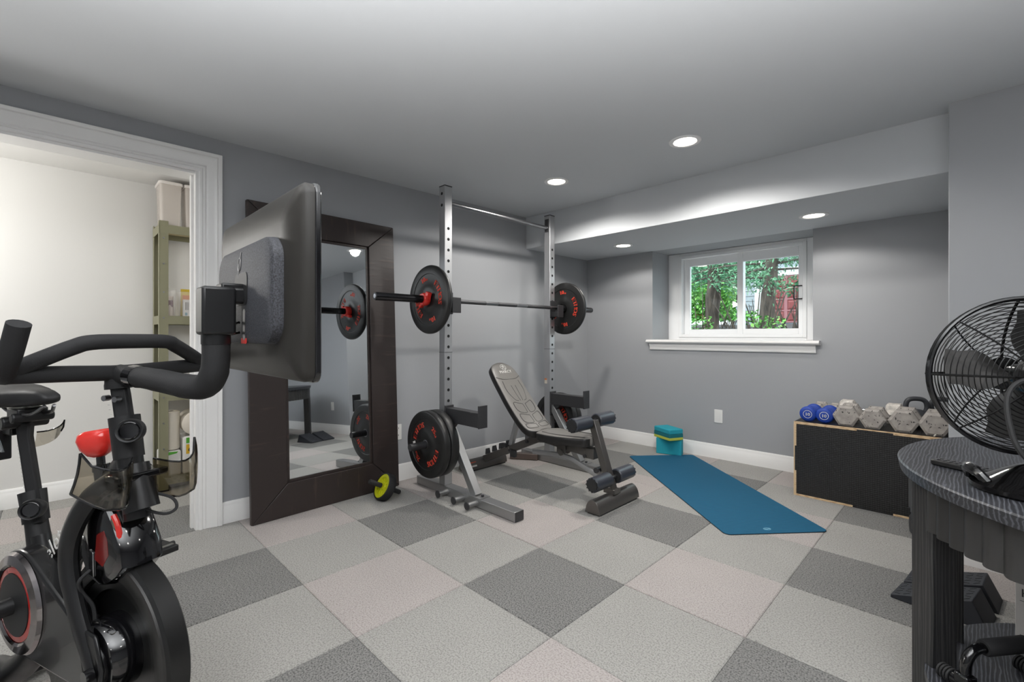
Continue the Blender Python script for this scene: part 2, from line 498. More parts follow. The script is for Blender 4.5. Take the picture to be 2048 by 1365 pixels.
# ---------------------------------------------------------------- door casing (stepped moulding) and jamb
CP_ = [(0.0, 0.0), (0.014, 0.0), (0.018, 0.006), (0.018, 0.016), (0.012, 0.022), (0.017, 0.03), (0.013, 0.038), (0.017, 0.05),
       (0.022, 0.07), (0.027, 0.088), (0.022, 0.09), (0.028, 0.096), (0.03, 0.104), (0.03, CAS), (0.0, CAS)]   # (depth, distance from opening)
def casing(name, yin, zin, ysign):
    mb = MB(); n = len(CP_)
    def pt(y, z, d): return Vector((wx(y), y, z)) + nl * d
    secs = []
    secs.append([pt(yin + ysign * o, 0.0, d) for d, o in CP_])
    secs.append([pt(yin + ysign * o, zin + o, d) for d, o in CP_])
    secs.append([pt(-0.18, zin + o, d) for d, o in CP_])
    mb.loft(secs); return mb
w = casing('c', DY1 + 0.0, DZ, 1)
secs = None
casing_l = casing('c', DY0, DZ, -1)
w2 = MB(); w2.add(w.v, w.f); w2.add(casing_l.v, casing_l.f)
struct(w2.build('trim_1', WHITE, sharp=20), 'white stepped moulding around the doorway')
w = MB()
w.prism([(wx(DY1) + 0.008, DY1), (wx(DY1) + 0.008, DY1 - 0.014), (wx(DY1) - T - 0.01, DY1 - 0.014), (wx(DY1) - T - 0.01, DY1)], 0, DZ)
w.prism([(wx(DY0) + 0.008, DY0), (wx(DY0) + 0.008, DY0 + 0.014), (wx(DY0) - T - 0.01, DY0 + 0.014), (wx(DY0) - T - 0.01, DY0)], 0, DZ)
w.box2((wx(0) - T - 0.01, DY0, DZ - 0.014), (wx(0) + 0.008, DY1, DZ))
w.box2((wx(DY1) - 0.08, DY1 - 0.026, 0), (wx(DY1) - 0.045, DY1 - 0.014, DZ - 0.014))
struct(w.build('door_1', WHITE), 'white jamb of the open doorway')

# ---------------------------------------------------------------- window
VINYL = mat('white_vinyl', (246, 247, 248), 0.35)
win = struct(thing('window_1', 'white sliding window of two sashes in the recess', 'window', (0, 0, 0))); del win['category']
def frame(name, x0, x1, z0, z1, wl, wr, wb, wt, y0, y1, m=VINYL, parent=win, bevel=0.003):
    mb = MB()
    mb.box2((x0, y0, z0), (x0 + wl, y1, z1)); mb.box2((x1 - wr, y0, z0), (x1, y1, z1))
    mb.box2((x0 + wl, y0, z0), (x1 - wr, y1, z0 + wb)); mb.box2((x0 + wl, y0, z1 - wt), (x1 - wr, y1, z1))
    return mb.build(name, m, parent, bevel=bevel)
frame('casing', RX0, RX1, SILL + 0.035, SOFF, 0.115, 0.115, 0.03, 0.028, RY - 0.02, RY + 0.1)
frame('window_frame', RX0 + 0.115, RX1 - 0.115, SILL + 0.06, SOFF - 0.028, 0.03, 0.03, 0.03, 0.03, RY - 0.032, RY + 0.1)
MX = -1.532
s1 = frame('left_sash', RX0 + 0.145, MX + 0.02, SILL + 0.088, SOFF - 0.056, 0.06, 0.045, 0.05, 0.075, RY + 0.03, RY + 0.065)
s2 = frame('right_sash', MX - 0.03, RX1 - 0.145, SILL + 0.088, SOFF - 0.056, 0.052, 0.035, 0.05, 0.085, RY - 0.012, RY + 0.028)
GLASS = clear('window_glass', (240, 246, 246), 0.05, 0.0)
g = MB(); g.box2((RX0 + 0.2, RY + 0.045, SILL + 0.13), (MX - 0.02, RY + 0.049, SOFF - 0.12)); g.build('pane', GLASS, s1)
g = MB(); g.box2((MX + 0.015, RY + 0.006, SILL + 0.13), (RX1 - 0.175, RY + 0.01, SOFF - 0.135)); g.build('pane', GLASS, s2)
DARKM = mat('dark_metal', (52, 47, 46), 0.4, 0.6)
g = MB(); g.box2((MX - 0.045, RY + 0.012, 1.43), (MX - 0.032, RY + 0.03, 1.48)); g.build('sash_latch', DARKM, s1)
g = MB()
for z in (1.408, 1.52): g.box2((RX1 - 0.205, RY - 0.03, z), (RX1 - 0.15, RY - 0.016, z + 0.008))
g.box2((RX1 - 0.213, RY - 0.03, 1.408), (RX1 - 0.204, RY - 0.016, 1.528)); g.build('pull_handle', DARKM, s2)
# sill: stool with rounded nose over an apron
w = MB()
nose = [(0.0, SILL), (0.0, SILL + 0.036)] + [(-0.36 - 0.018 * math.sin(PI * i / 8) * 1.0, SILL + 0.036 - 0.036 * i / 8) for i in range(9)]
def along_x(prof, x0, x1, mb, y):
    k = len(prof); vs = [(x, y + p[0], p[1]) for x in (x0, x1) for p in prof]
    mb.add(vs, [tuple(range(k - 1, -1, -1)), tuple(range(k, 2 * k))] + [(i, (i + 1) % k, k + (i + 1) % k, k + i) for i in range(k)])
w.box2((RX0 + 0.001, YB - 0.001, SILL), (RX1 - 0.001, RY - 0.02, SILL + 0.036))
nose = [(0.0, SILL), (0.0, SILL + 0.036)] + [(-0.04 - 0.017 * math.sin(PI * i / 8), SILL + 0.036 - 0.036 * i / 8) for i in range(9)]
along_x(nose, RX0 - 0.045, RX1 + 0.05, w, YB)
sill = struct(w.build('trim_2', WHITE), 'white window sill with rounded nose')
w = MB()
along_x([(0, 0.958), (-0.012, 0.958), (-0.016, 0.966), (-0.014, 0.972), (-0.018, 0.99), (-0.026, 1.004), (-0.028, SILL - 0.001), (0, SILL - 0.001)], RX0 - 0.022, RX1 + 0.022, w, YB)
w.build('apron', WHITE, sill)

# ---------------------------------------------------------------- recessed ceiling lights
LAMP = emit('lamp_glow', (255, 244, 228), 14.0)
RING = mat('white_lamp_ring', (235, 235, 235), 0.4)
def can(x, y, z, label):
    t = thing('recessed_light', label, 'ceiling light', (x, y, z), group=None)
    m = MB(); m.lathe([(0.062, -0.001), (0.066, -0.005), (0.088, -0.004), (0.09, 0.0)], 32); m.build('trim_ring', RING, t)
    m = MB(); m.lathe([(0, -0.0008), (0.0635, -0.0008), (0.0635, 0.0), (0, 0.0)], 32); m.build('lens', LAMP, t)
can(*VIS_CANS[0], 'round recessed light in the main ceiling, nearer the fan')
can(*VIS_CANS[1], 'round recessed light in the main ceiling, above the weight rack')
can(*SOF_CANS[0], 'round recessed light in the soffit above the right end of the window')
can(*SOF_CANS[1], 'round recessed light in the soffit near the far left corner')

# ---------------------------------------------------------------- wall plates
PLATE = mat('white_plate', (235, 234, 231), 0.35)
def duplex(label, loc, rz, blank=False):
    t = thing('wall_outlet', label, 'outlet', loc, rz)          # faces local -y
    m = MB(); m.prism(rrect(0.072, 0.117, 0.005), 0, 0.005, Matrix.Rotation(R(90), 4, 'X')); m.build('cover_plate', PLATE, t, bevel=0.0015)
    if not blank:
        for z in (0.026, -0.026):
            sk = MB(); sk.prism(rrect(0.034, 0.034, 0.012), 0.005, 0.0058, Matrix.Translation((0, 0, z)) @ Matrix.Rotation(R(90), 4, 'X')); so = sk.build('socket', PLATE, t)
            for x in (-0.009, 0.009):
                sl = MB(); sl.box((x, -0.0060, z + 0.004), (0.0035, 0.0012, 0.011)); sl.build('slot', DARKM, so)
            sl = MB(); sl.cyl((0, -0.0055, z - 0.009), (0, -0.0066, z - 0.009), 0.0035, 8); sl.build('slot', DARKM, so)
    else:
        sl = MB(); sl.box((0, -0.006, 0), (0.034, 0.002, 0.068)); sl.build('insert', PLATE, t)
duplex('white duplex power outlet low on the left wall beside the mirror', (wx(1.84), 1.84, 0.367), R(91.1))
duplex('white blank wall plate under the window', (-1.599, YB, 0.377), 0, True)
duplex('white wall plate behind the table, nearer the corner, seen in the mirror', (0.36, YR, 0.377), 0, True)
duplex('white wall plate far behind the table, seen in the mirror', (1.2, YR, 0.377), 0, True)
# ---------------------------------------------------------------- the garden seen through the window
BARK = mat('bark', (88, 76, 68), 0.95, bump=(18, 0.8, 0.03), var=(14, 0.45), stretch=(1, 1, 0.25))
MULCH = mat('mulch', (74, 66, 66), 1.0, bump=(14, 0.8, 0.04), var=(30, 0.55))
w = MB()
nx, ny = 30, 22
rnd = random.Random(3)
gv = []
for j in range(ny + 1):
    for i in range(nx + 1):
        x = -16 + 30 * i / nx; y = 4.9 + 18 * j / ny
        gv.append((x, y, 1.0 + 0.036 * (y - 4.9) + 0.05 * math.exp(-((y - 6.2) ** 2) / 2) + rnd.uniform(-0.02, 0.02)))
w.add(gv, [(j * (nx + 1) + i, j * (nx + 1) + i + 1, (j + 1) * (nx + 1) + i + 1, (j + 1) * (nx + 1) + i) for j in range(ny) for i in range(nx)])
struct(w.build('ground', MULCH), 'dark mulch bed outside the window')
def gz(y): return 1.0 + 0.036 * (y - 4.9) + 0.05 * math.exp(-((y - 6.2) ** 2) / 2)

def wpt(px, py, y):
    """point of the plane y = const seen at this direction from the room"""
    s = math.sqrt(0.5); r = (px - 1024.0) / 921.0
    d = y / (s * r + s)
    return Vector(((s * r - s) * d, y, 1.094 - (py - 672.0) / 921.0 * d))

# the neighbouring garage
GY = 20.0
SID = mat('white_siding', (158, 164, 170), 0.7)
RED = mat('red_brown_door_paint', (150, 72, 72), 0.45)
gx0, gx1, gx2 = wpt(1462, 600, GY).x, wpt(1527, 600, GY).x, wpt(1680, 600, GY).x
gar = thing('garage', 'white clapboard garage with a red panelled door beyond the trees', 'building', (0, 0, 0))
w = MB(); w.box2((gx0, GY, 1.3), (gx2, GY + 6, 5.2)); w.build('wall', SID, gar)
z = 1.5
k = 0
me0 = None
while z < 5.0:
    if me0 is None:
        m = MB(); L_ = gx1 - gx0 - 0.1
        m.add([(0, -0.05, 0), (L_, -0.05, 0), (L_, -0.015, 0.2), (0, -0.015, 0.2), (0, 0, 0), (L_, 0, 0), (L_, 0, 0.2), (0, 0, 0.2)],
              [(0, 1, 2, 3), (5, 4, 7, 6), (0, 4, 5, 1), (3, 2, 6, 7), (0, 3, 7, 4), (1, 5, 6, 2)])
        o = m.build('clapboard', SID, gar, flatshade=True); me0 = o.data
    else:
        o = bpy.data.objects.new('clapboard', me0); C.objects.link(o); o.parent = gar
    o.location = (gx0, GY, z); z += 0.2
m = MB(); m.box2((gx0 - 0.12, GY - 0.08, 1.3), (gx0 + 0.1, GY + 0.1, 5)); m.build('corner_board', VINYL, gar)
m = MB(); m.box2((gx1 - 0.3, GY - 0.09, 1.3), (gx1 + 0.08, GY + 0.1, 4.3)); m.build('corner_board', VINYL, gar)
dz0, dz1 = 1.62, 3.42
m = MB(); m.box2((gx1, GY - 0.09, dz1), (gx2, GY + 0.1, dz1 + 0.3)); m.build('header_board', VINYL, gar)
door = MB(); door.box2((gx1 + 0.08, GY - 0.03, dz0), (gx2, GY + 0.02, dz1)); door = door.build('garage_door', RED, gar)
REDH = mat('red_brown_rail_paint', (176, 116, 120), 0.4)
pw, phh = 0.74, 0.44
px0 = gx1 + 0.12
me0 = None
for i in range(5):
    for j in range(4):
        if me0 is None:
            m = MB()
            m.add([(0, 0, 0), (pw - .14, 0, 0), (pw - .14, 0, phh - .1), (0, 0, phh - .1), (.06, -.03, .06), (pw - .2, -.03, .06), (pw - .2, -.03, phh - .16), (.06, -.03, phh - .16)],
                  [(0, 1, 5, 4), (1, 2, 6, 5), (2, 3, 7, 6), (3, 0, 4, 7), (4, 5, 6, 7)])
            o = m.build('door_panel', RED, door, flatshade=True); me0 = o.data
        else:
            o = bpy.data.objects.new('door_panel', me0); C.objects.link(o); o.parent = door
        o.location = (px0 + i * pw, GY - 0.032, dz0 + 0.04 + j * phh)
m = MB()
for j in range(5): m.box2((gx1 + 0.08, GY - 0.052, dz0 + j * phh - 0.02), (gx2, GY - 0.03, dz0 + j * phh + 0.035))
for i in range(6): m.box2((px0 + i * pw - 0.12, GY - 0.05, dz0), (px0 + i * pw - 0.01, GY - 0.03, dz1))
m.build('door_rails', REDH, door)

# leaves: clouds of small folded leaf faces, one object per plant part
def leafcloud(name, pts, size, m, parent, thin=0.35, droop=0.3, seed=1):
    rr = random.Random(seed); vs = []; fs = []
    for p in pts:
        a = rr.uniform(0, 2 * PI); el = rr.uniform(-0.9, 0.7) - droop; L = size * rr.uniform(0.6, 1.4)
        d = Vector((math.cos(a) * math.cos(el), math.sin(a) * math.cos(el), math.sin(el)))
        sd = d.cross(Vector((rr.uniform(-1, 1), rr.uniform(-1, 1), 1))).normalized() * L * thin
        n = len(vs); q = Vector(p)
        vs += [q, q + d * L * .5 + sd, q + d * L, q + d * L * .5 - sd + Vector((0, 0, L * .1))]
        fs += [(n, n + 1, n + 2), (n, n + 2, n + 3)]
    mb = MB(); mb.add(vs, fs); o = mb.build(name, m, parent, flatshade=True); o['kind'] = 'stuff'; return o
def leafmat(name, c1, c2, c3):
    m = mat(name, c1, 0.6, spec=0.3); nt = m.node_tree; b = nt.nodes['Principled BSDF']
    g = nt.nodes.new('ShaderNodeNewGeometry'); r = nt.nodes.new('ShaderNodeValToRGB')
    r.color_ramp.elements[0].color = lin(c1); r.color_ramp.elements[1].color = lin(c3)
    e = r.color_ramp.elements.new(0.5); e.color = lin(c2)
    nt.links.new(g.outputs['Random Per Island'], r.inputs[0]); nt.links.new(r.outputs[0], b.inputs['Base Color'])
    b.inputs['Subsurface Weight'].default_value = 0.0
    return m
SPRUCE = leafmat('spruce_needles', (66, 116, 84), (98, 152, 112), (140, 186, 146))
BUSH = leafmat('bush_leaves', (70, 130, 58), (112, 176, 84), (164, 214, 112))
BUSHB = leafmat('blue_green_leaves', (62, 122, 92), (94, 160, 120), (146, 200, 158))
rr = random.Random(11)

def trunk(name, base_px, top_px, y, r0, r1, label, branches):
    a = wpt(*base_px, y); b = wpt(*top_px, y); a.z = gz(y) - 0.05; b = a + (b - a) * 1.25
    t = thing(name, label, 'tree', (a.x, a.y, a.z))
    pts = [Vector((0, 0, 0)) + (b - a) * (i / 7) + Vector((rr.uniform(-.02, .02), rr.uniform(-.02, .02), 0)) for i in range(8)]
    m = MB(); m.tube(pts, [r0 * 1.35, r0 * 1.05] + [r0 + (r1 - r0) * i / 6 for i in range(1, 7)], 14); m.build('trunk', BARK, t)
    br = MB(); lp = []
    for (h, ang, L, dz) in branches:
        p0 = (b - a) * h; d = Vector((math.cos(ang), math.sin(ang), dz)).normalized()
        bp = spline([p0, p0 + d * L * .5 + Vector((0, 0, -.02)), p0 + d * L + Vector((0, 0, -.12 * L))], 4)
        br.tube(bp, [0.022, 0.006], 6)
        for q in range(int(130 * L)):
            f = rr.random() ** .7; c = p0 + d * L * f
            lp.append(c + Vector((rr.gauss(0, .09), rr.gauss(0, .09), rr.gauss(-.05, .07))) * (0.5 + f))
    if br.v: br.build('branch', BARK, t)
    if lp: leafcloud('needles', lp, 0.07, SPRUCE, t, 0.16, 0.4, seed=len(lp))
    return t
B1 = [(.60, 3.2, .9, .1), (.68, .5, 1.0, .05), (.70, 2.8, 1.2, .0), (.74, 0.0, 1.5, .08), (.75, 3.5, 1.5, .0), (.8, -.5, 1.4, .1),
      (.82, 2.4, 1.7, .1), (.88, .3, 1.6, .0), (.9, 3.0, 1.6, .05), (.58, -1.2, 1.0, -.1), (.7, -1.7, 1.0, -.1), (.84, -1.5, 1.2, .0)]
trunk('spruce_tree', (1527, 640), (1547, 516), 8.5, 0.115, 0.09, 'grey spruce trunk in front of the red garage door', B1)
B2 = [(.7, .2, 1.0, .0), (.75, 3.0, 1.0, .0), (.8, 1.0, 1.2, .0), (.85, -2.2, 1.2, .0), (.9, 0.0, 1.3, .0), (.95, 3.1, 1.3, .0), (.62, -.6, .9, -.1), (.9, -1.2, 1.1, 0), (.66, 2.6, 0.9, 0)]
trunk('spruce_tree', (1417, 650), (1424, 530), 9.5, 0.085, 0.07, 'thin spruce trunk in the left pane, the left one of a close pair', B2)
trunk('spruce_tree', (1428, 648), (1436, 540), 9.9, 0.08, 0.07, 'thin spruce trunk in the left pane, the right one of a close pair', B2)

def mass(name, label, y, px0, px1, py0, py1, depth, n, size, m, thin=.35, seed=1):
    r2 = random.Random(seed); pts = []
    for _ in range(n):
        p = wpt(r2.uniform(px0, px1), py0 + (py1 - py0) * r2.random(), y + r2.uniform(0, depth))
        if p.z > gz(p.y) - .1: pts.append(p)
    c = wpt((px0 + px1) / 2, py1, y)
    t = thing(name, label, 'shrub', (c.x, y + depth / 2, gz(y + depth / 2)))
    leafcloud('leaves', [p - Vector(t.location) for p in pts], size, m, t, thin, .1, seed)
    st = MB()
    for _ in range(9):
        bx = r2.uniform(-.35, .35); st.tube([(bx, 0, -.05), (bx * 1.8, r2.uniform(-.3, .3), r2.uniform(.4, .9))], [.015, .006], 5)
    st.build('stem', BARK, t)
mass('hedge', 'bright green bush low behind the paired trunks', 12, 1366, 1470, 566, 640, 1.6, 7000, .085, BUSH, seed=4)
mass('hedge', 'blue green evergreen thicket above the bright bush', 14, 1360, 1484, 440, 600, 2.4, 16000, .11, BUSHB, seed=5)
mass('hedge', 'dark evergreen curtain at the upper left of the right pane', 11, 1470, 1530, 470, 575, 1.0, 1300, .11, SPRUCE, .18, seed=6)
mass('hedge', 'evergreen fronds hanging before the red garage door', 10, 1545, 1640, 552, 590, .8, 420, .09, SPRUCE, .18, seed=9)
mass('hedge', 'evergreen fronds in the top right corner of the right pane', 10, 1560, 1660, 470, 530, .8, 1100, .09, SPRUCE, .18, seed=10)
mass('small_shrub', 'young leafy shrub in the mulch left of the grey trunk', 7.2, 1488, 1520, 622, 652, .4, 90, .06, BUSH, seed=7)
mass('small_shrub', 'young leafy shrub in the mulch right of the grey trunk', 7.2, 1526, 1570, 634, 660, .4, 90, .055, BUSH, seed=8)
mass('small_shrub', 'low green shrub at the left end of the mulch bed', 8, 1366, 1425, 636, 660, .5, 260, .05, BUSH, seed=12)
r2 = random.Random(5); tw = MB()
for _ in range(700):
    y = 5.3 + 3.5 * r2.random() ** 1.5; x = r2.uniform(-4.2, -.6) * y / 5; z = gz(y) + r2.uniform(0, .04)
    a = r2.uniform(0, PI); L = r2.uniform(.05, .16)
    tw.tube([(x, y, z), (x + L * math.cos(a), y + L * math.sin(a), z + r2.uniform(-.01, .05))], [.006, .003], 4)
tw = tw.build('mulch_twigs', mat('grey_twigs', (126, 116, 112), .9)); tag(tw, 'grey twigs scattered over the mulch outside the window', 'twigs'); tw['kind'] = 'stuff'
# ---------------------------------------------------------------- exercise bike (local x = forward, y = left)
MATTE = mat('matte_black', (34, 34, 35), 0.5, spec=0.35)
SATIN = mat('satin_black', (27, 27, 28), 0.34, spec=0.4)
GLOSS = mat('gloss_black', (14, 14, 16), 0.08, coat=0.6)
FOAM = mat('black_foam_grip', (40, 40, 41), 0.72, bump=(350, 0.35, 0.001), spec=0.3)
CHROME = mat('chrome', (205, 205, 208), 0.12, 1.0)
STEEL = mat('brushed_steel', (150, 150, 152), 0.3, 1.0)
REDG = mat('gloss_red', (222, 52, 44), 0.22, coat=0.4)
REDD = mat('dark_red_gloss', (120, 26, 24), 0.12, coat=0.5)
SMOKE = clear('smoked_plastic', (206, 200, 188), 0.06, 0.03)
RUBBER = mat('black_rubber', (34, 34, 35), 0.7)
MARK = mat('white_print', (216, 214, 210), 0.6)

bike = thing('exercise_bike', 'black exercise bike with its screen swivelled sideways, in the left foreground', 'exercise bike', (-1.474, 0.119, 0), R(20))
def P3(*a): return [(p[0], p[1] if len(p) > 2 else 0, p[-1]) for p in a]

# main frame: head tube, down tube, seat tube, base beam
m = MB()
m.tube(spline([(0.05, 0, 0.80), (-0.06, 0, 0.70), (-0.21, 0, 0.55), (-0.34, 0, 0.41)], 6), [0.038, 0.04, 0.046, 0.055], 14, flat=(1, 0.62, 1))
m.tube([(0.035, 0, 0.83), (0.075, 0, 0.66)], [0.026, 0.026], 16)
m.tube(spline([(-0.415, 0, 0.53), (-0.37, 0, 0.40), (-0.40, 0, 0.25), (-0.55, 0, 0.11), (-0.68, 0, 0.075)], 6), [0.03, 0.045, 0.045, 0.04, 0.035], 14, flat=(1, 0.75, 1))
m.tube(spline([(-0.36, 0, 0.33), (-0.22, 0, 0.17), (0.0, 0, 0.10), (0.30, 0, 0.075)], 6), [0.05, 0.04, 0.035, 0.035], 12, flat=(1, 0.7, 1))
fr = m.build('frame', SATIN, bike)
m = MB()
Tm = Matrix.Translation((-0.205, -0.0375, 0.553)) @ Matrix.Rotation(R(90), 4, 'X') @ Matrix.Rotation(R(44.5), 4, 'Z')
letters(m, 'peloton', 0.062, Tm, 1.1); m.build('frame_lettering', MARK, fr)
for sgn in (-1, 1):
    m = MB()
    m.tube(spline([(0.05, 0.03 * sgn, 0.76), (0.0, 0.058 * sgn, 0.715), (-0.058, 0.068 * sgn, 0.63), (-0.07, 0.07 * sgn, 0.55), (-0.03, 0.07 * sgn, 0.45), (0.035, 0.068 * sgn, 0.34), (0.1, 0.066 * sgn, 0.22), (0.2, 0.06 * sgn, 0.085)], 5),
           [0.024, 0.026, 0.026, 0.026, 0.024, 0.022, 0.02, 0.02], 12, flat=(1, 0.7, 1))
    f = m.build('fork_leg', SATIN, bike)
    m = MB(); m.cyl((0.055, 0.078 * sgn, 0.335), (0.055, 0.094 * sgn, 0.335), 0.014, 12); m.build('axle_bolt', GLOSS, f)
for u, L in ((-0.68, 0.27), (0.3, 0.24)):
    m = MB(); m.tube([(u, -L, 0.05), (u, L, 0.05)], 0.04, 16); st = m.build('stabilizer', SATIN, bike)
    for sgn in (-1, 1):
        m = MB(); m.tube([(u, sgn * (L - 0.03), 0.05), (u, sgn * (L + 0.006), 0.05)], 0.0445, 16); m.cyl((u, sgn * (L - 0.01), 0.0), (u, sgn * (L - 0.01), 0.03), 0.018, 10)
        m.build('end_cap', RUBBER, st)
# seat post and its sleeve
m = MB(); m.tube([(-0.505, 0, 0.845), (-0.505, 0, 0.80), (-0.42, 0, 0.56)], [0.028, 0.025, 0.025], 4, flat=(1, 0.8, 1)); sp = m.build('seat_post', MATTE, bike, bevel=0.006)
m = MB()
for k in range(16):
    t = k / 15; m.ball((-0.492 + 0.055 * t, -0.0205, 0.78 - 0.155 * t), (0.0022, 0.001, 0.0022), 6, 4)
m.build('post_scale_marks', MARK, sp)
m = MB(); m.tube([(-0.462, 0, 0.648), (-0.448, 0, 0.605), (-0.437, 0, 0.565)], [0.0305, 0.029, 0.029], 20); m.tube([(-0.437, 0, 0.566), (-0.395, 0, 0.44)], [0.025, 0.028], 18)
ss = m.build('seat_sleeve', MATTE, bike)
# handlebar post, sleeve
m = MB(); m.tube([(-0.004, 0, 0.975), (0.004, 0, 0.95), (0.036, 0, 0.83)], [0.026, 0.0265, 0.0265], 4, flat=(1, 0.85, 1)); hp = m.build('handlebar_post', MATTE, bike, bevel=0.006)
m = MB()
for k in range(7): m.box((0.001 + k * 0.0045, -0.0235, 0.928 - k * 0.011), (0.008, 0.001, 0.0016))
m.build('post_scale_marks', MARK, hp)
for x in (-0.028, 0.04):
    m = MB(); m.cyl((x*.7, -0.014, 0.943), (x*.7 + 0.004, -0.027, 0.943), 0.007, 10)
    m.build('clamp_bolt', STEEL, hp)
m = MB(); m.tube([(0.018, 0, 0.898), (0.04, 0, 0.80)], [0.031, 0.030], 22); m.tube([(0.04, 0, 0.80), (0.07, 0, 0.66)], [0.0255, 0.024], 18); hs = m.build('head_sleeve', MATTE, bike)
def bknob(parent, c, d, r):
    c, d = Vector(c), Vector(d).normalized()
    T = Matrix.Translation(c) @ Vector((0, 0, 1)).rotation_difference(d).to_matrix().to_4x4()
    a = MB(); a.lathe([(0, -0.048), (r * 0.55, -0.048), (r * .78, -0.03), (r, -0.01), (r * 1.02, 0.004), (r * 0.94, 0.013), (r * 0.76, 0.011), (r * .72, .004), (0, .002)], 28, T); a.build('adjustment_knob', MATTE, parent)
    a = MB(); a.lathe([(0, .003), (r * .76, .003), (r * 0.76, 0.0135), (r * 0.70, 0.0145), (r * .62, .0105), (0, 0.0085)], 28, T); a.build('knob_face', GLOSS, parent)
bknob(hs, (0.084, -0.018, 0.872), (0.75, -0.66, 0.16), 0.0275)
bknob(ss, (-0.402, -0.02, 0.612), (0.75, -0.66, 0.16), 0.0275)
# handlebar: crossbar, arch and two horns in foam
m = MB()
HB = 0.0185
m.tube(spline([(0, -0.2, 1.012), (0, -0.1, 1.008), (0, 0, 1.004), (0, 0.1, 1.008), (0, 0.2, 1.012)], 5), HB, 14)
m.tube(spline([(-0.002, -0.2, 1.012), (0.012, -0.165, 1.035), (0.035, -0.105, 1.068), (0.048, -0.075, 1.079), (0.05, 0, 1.081), (0.048, 0.075, 1.079), (0.035, 0.105, 1.068), (0.012, 0.165, 1.035), (-0.002, 0.2, 1.012)], 6), HB * .94, 14)
for sgn in (-1, 1):
    m.tube(spline([(-0.008, 0.195 * sgn, 1.01), (0.018, 0.205 * sgn, 1.022), (0.05, 0.207 * sgn, 1.055), (0.083, 0.205 * sgn, 1.118)], 5), HB * 1.02, 16)
m.tube(spline([(0.0, 0, 0.965), (-0.002, 0, 0.985), (0, 0, 1.004)], 4), [0.03, 0.029, 0.025], 16)
hb = m.build('handlebar', FOAM, bike, sharp=60)
# screen arm: forward tube bending up to the swivel bracket
m = MB()
m.tube(spline([(0.0, 0, 1.0), (0.06, 0, 0.998), (0.17, 0, 0.991), (0.27, 0, 0.983), (0.33, 0, 0.986), (0.36, 0, 1.01), (0.369, 0, 1.045), (0.369, 0, 1.1)], 6), [0.024, 0.025, 0.026, 0.027, 0.027, 0.027, 0.026, 0.026], 18)
sa = m.build('screen_arm', FOAM, bike, sharp=60)
m = MB(); m.cyl((0.369, 0, 1.076), (0.369, 0, 1.1), 0.0272, 20); m.build('arm_collar', SATIN, sa)
m = MB(); m.tube([(0.055, 0, 0.9985), (0.085, 0, 0.996)], 0.0262, 18); m.build('arm_band', GLOSS, sa)
m = MB()
Tb = Matrix.Translation((0.369, 0, 0)) @ Matrix.Rotation(R(-20), 4, 'Z')
m.box((0, 0, 1.146), (0.062, 0.062, 0.1), Tb); m.box((0.0, 0.055, 1.18), (0.05, 0.11, 0.034), Tb)
m.build('swivel_bracket', SATIN, bike, bevel=0.006)
# screen: local x = width, local -y = back
PL = mat('dark_grey_shell', (44, 42, 39), 0.4, spec=0.35)
PODM = mat('speckled_pod', (56, 57, 62), 0.6, bump=(420, 0.5, 0.001), var=(330, 0.55))
sc_world = Vector((-1.155, 0.338, 1.195)); ph = R(20)
d = sc_world - Vector((-1.474, 0.119, 0)); loc = (d.x * math.cos(ph) + d.y * math.sin(ph), -d.x * math.sin(ph) + d.y * math.cos(ph), d.z)
SW, SH = 0.565, 0.378
def slab(mb, w, h, r, y0, y1): mb.prism(rrect(w, h, r), -y1, -y0, Matrix.Rotation(R(90), 4, 'X'))
m = MB()
secs = []
for y, k in ((0.012, 0.0), (0.0, 0.0), (-0.006, 0.004), (-0.012, 0.012), (-0.022, 0.045), (-0.026, 0.07)):
    secs.append([(p[0], y, p[1]) for p in rrect(SW - 2 * k, SH - 2 * k, max(0.014, 0.022 - k * 0.1))])
m.loft(secs); sc = m.build('screen', PL, bike, loc=loc, rot=(0, 0, -ph), sharp=50)
m = MB(); slab(m, SW + 0.004, SH + 0.004, 0.022, 0.0125, 0.024); m.build('bezel', GLOSS, sc, bevel=0.003)
m = MB(); slab(m, SW - 0.04, SH - 0.05, 0.005, 0.0241, 0.0246); m.build('display', GLOSS, sc)
m = MB(); secs = []
for y, k in ((-0.024, 0.0), (-0.042, 0.002), (-0.046, 0.008)):
    secs.append([(p[0] + .03, y, p[1] - .012) for p in rrect(0.39 - 2 * k, 0.212 - 2 * k, 0.045, 8)])
m.loft(secs); m.build('back_pod', PODM, sc)
m = MB(); m.loft([[(p[0] + 0.03, y, p[1] - 0.0) for p in rrect(0.09, 0.07, 0.014)] for y in (-0.0465, -0.0475)]); m.build('pivot_recess', MATTE, sc)
m = MB(); m.box((0.026, -0.066, -0.008), (0.05, 0.044, 0.036)); m.build('hinge', SATIN, sc, bevel=0.004)
# emblem on the pod: a slanted loop with a tail
m = MB()
ring = [(0.018 + 0.0095 * math.cos(a) + 0.003 * math.sin(a), -0.0472, 0.055 + 0.014 * math.sin(a)) for a in [2 * PI * i / 16 for i in range(16)]]
m.tube(ring, 0.0010, 5, closed=True); m.tube([(0.012, -0.0472, 0.025), (0.014, -0.0472, 0.05), (0.024, -0.0472, 0.062), (0.032, -0.0472, 0.08)], 0.0010, 5)
m.build('emblem', mat('grey_emblem', (168, 166, 164), .5), sc)
m = MB(); m.prism(rrect(0.016, 0.066, 0.007), 0.0465, 0.0475, Matrix.Translation((0.055, 0, -0.077)) @ Matrix.Rotation(R(90), 4, 'X')); m.build('port_plate', STEEL, sc)
m = MB(); m.prism(rrect(0.04, 0.012, 0.004), 0.0462, 0.0468, Matrix.Translation((0.05, 0, -0.112)) @ Matrix.Rotation(R(90), 4, 'X')); m.build('red_tab', REDG, sc)
m = MB()
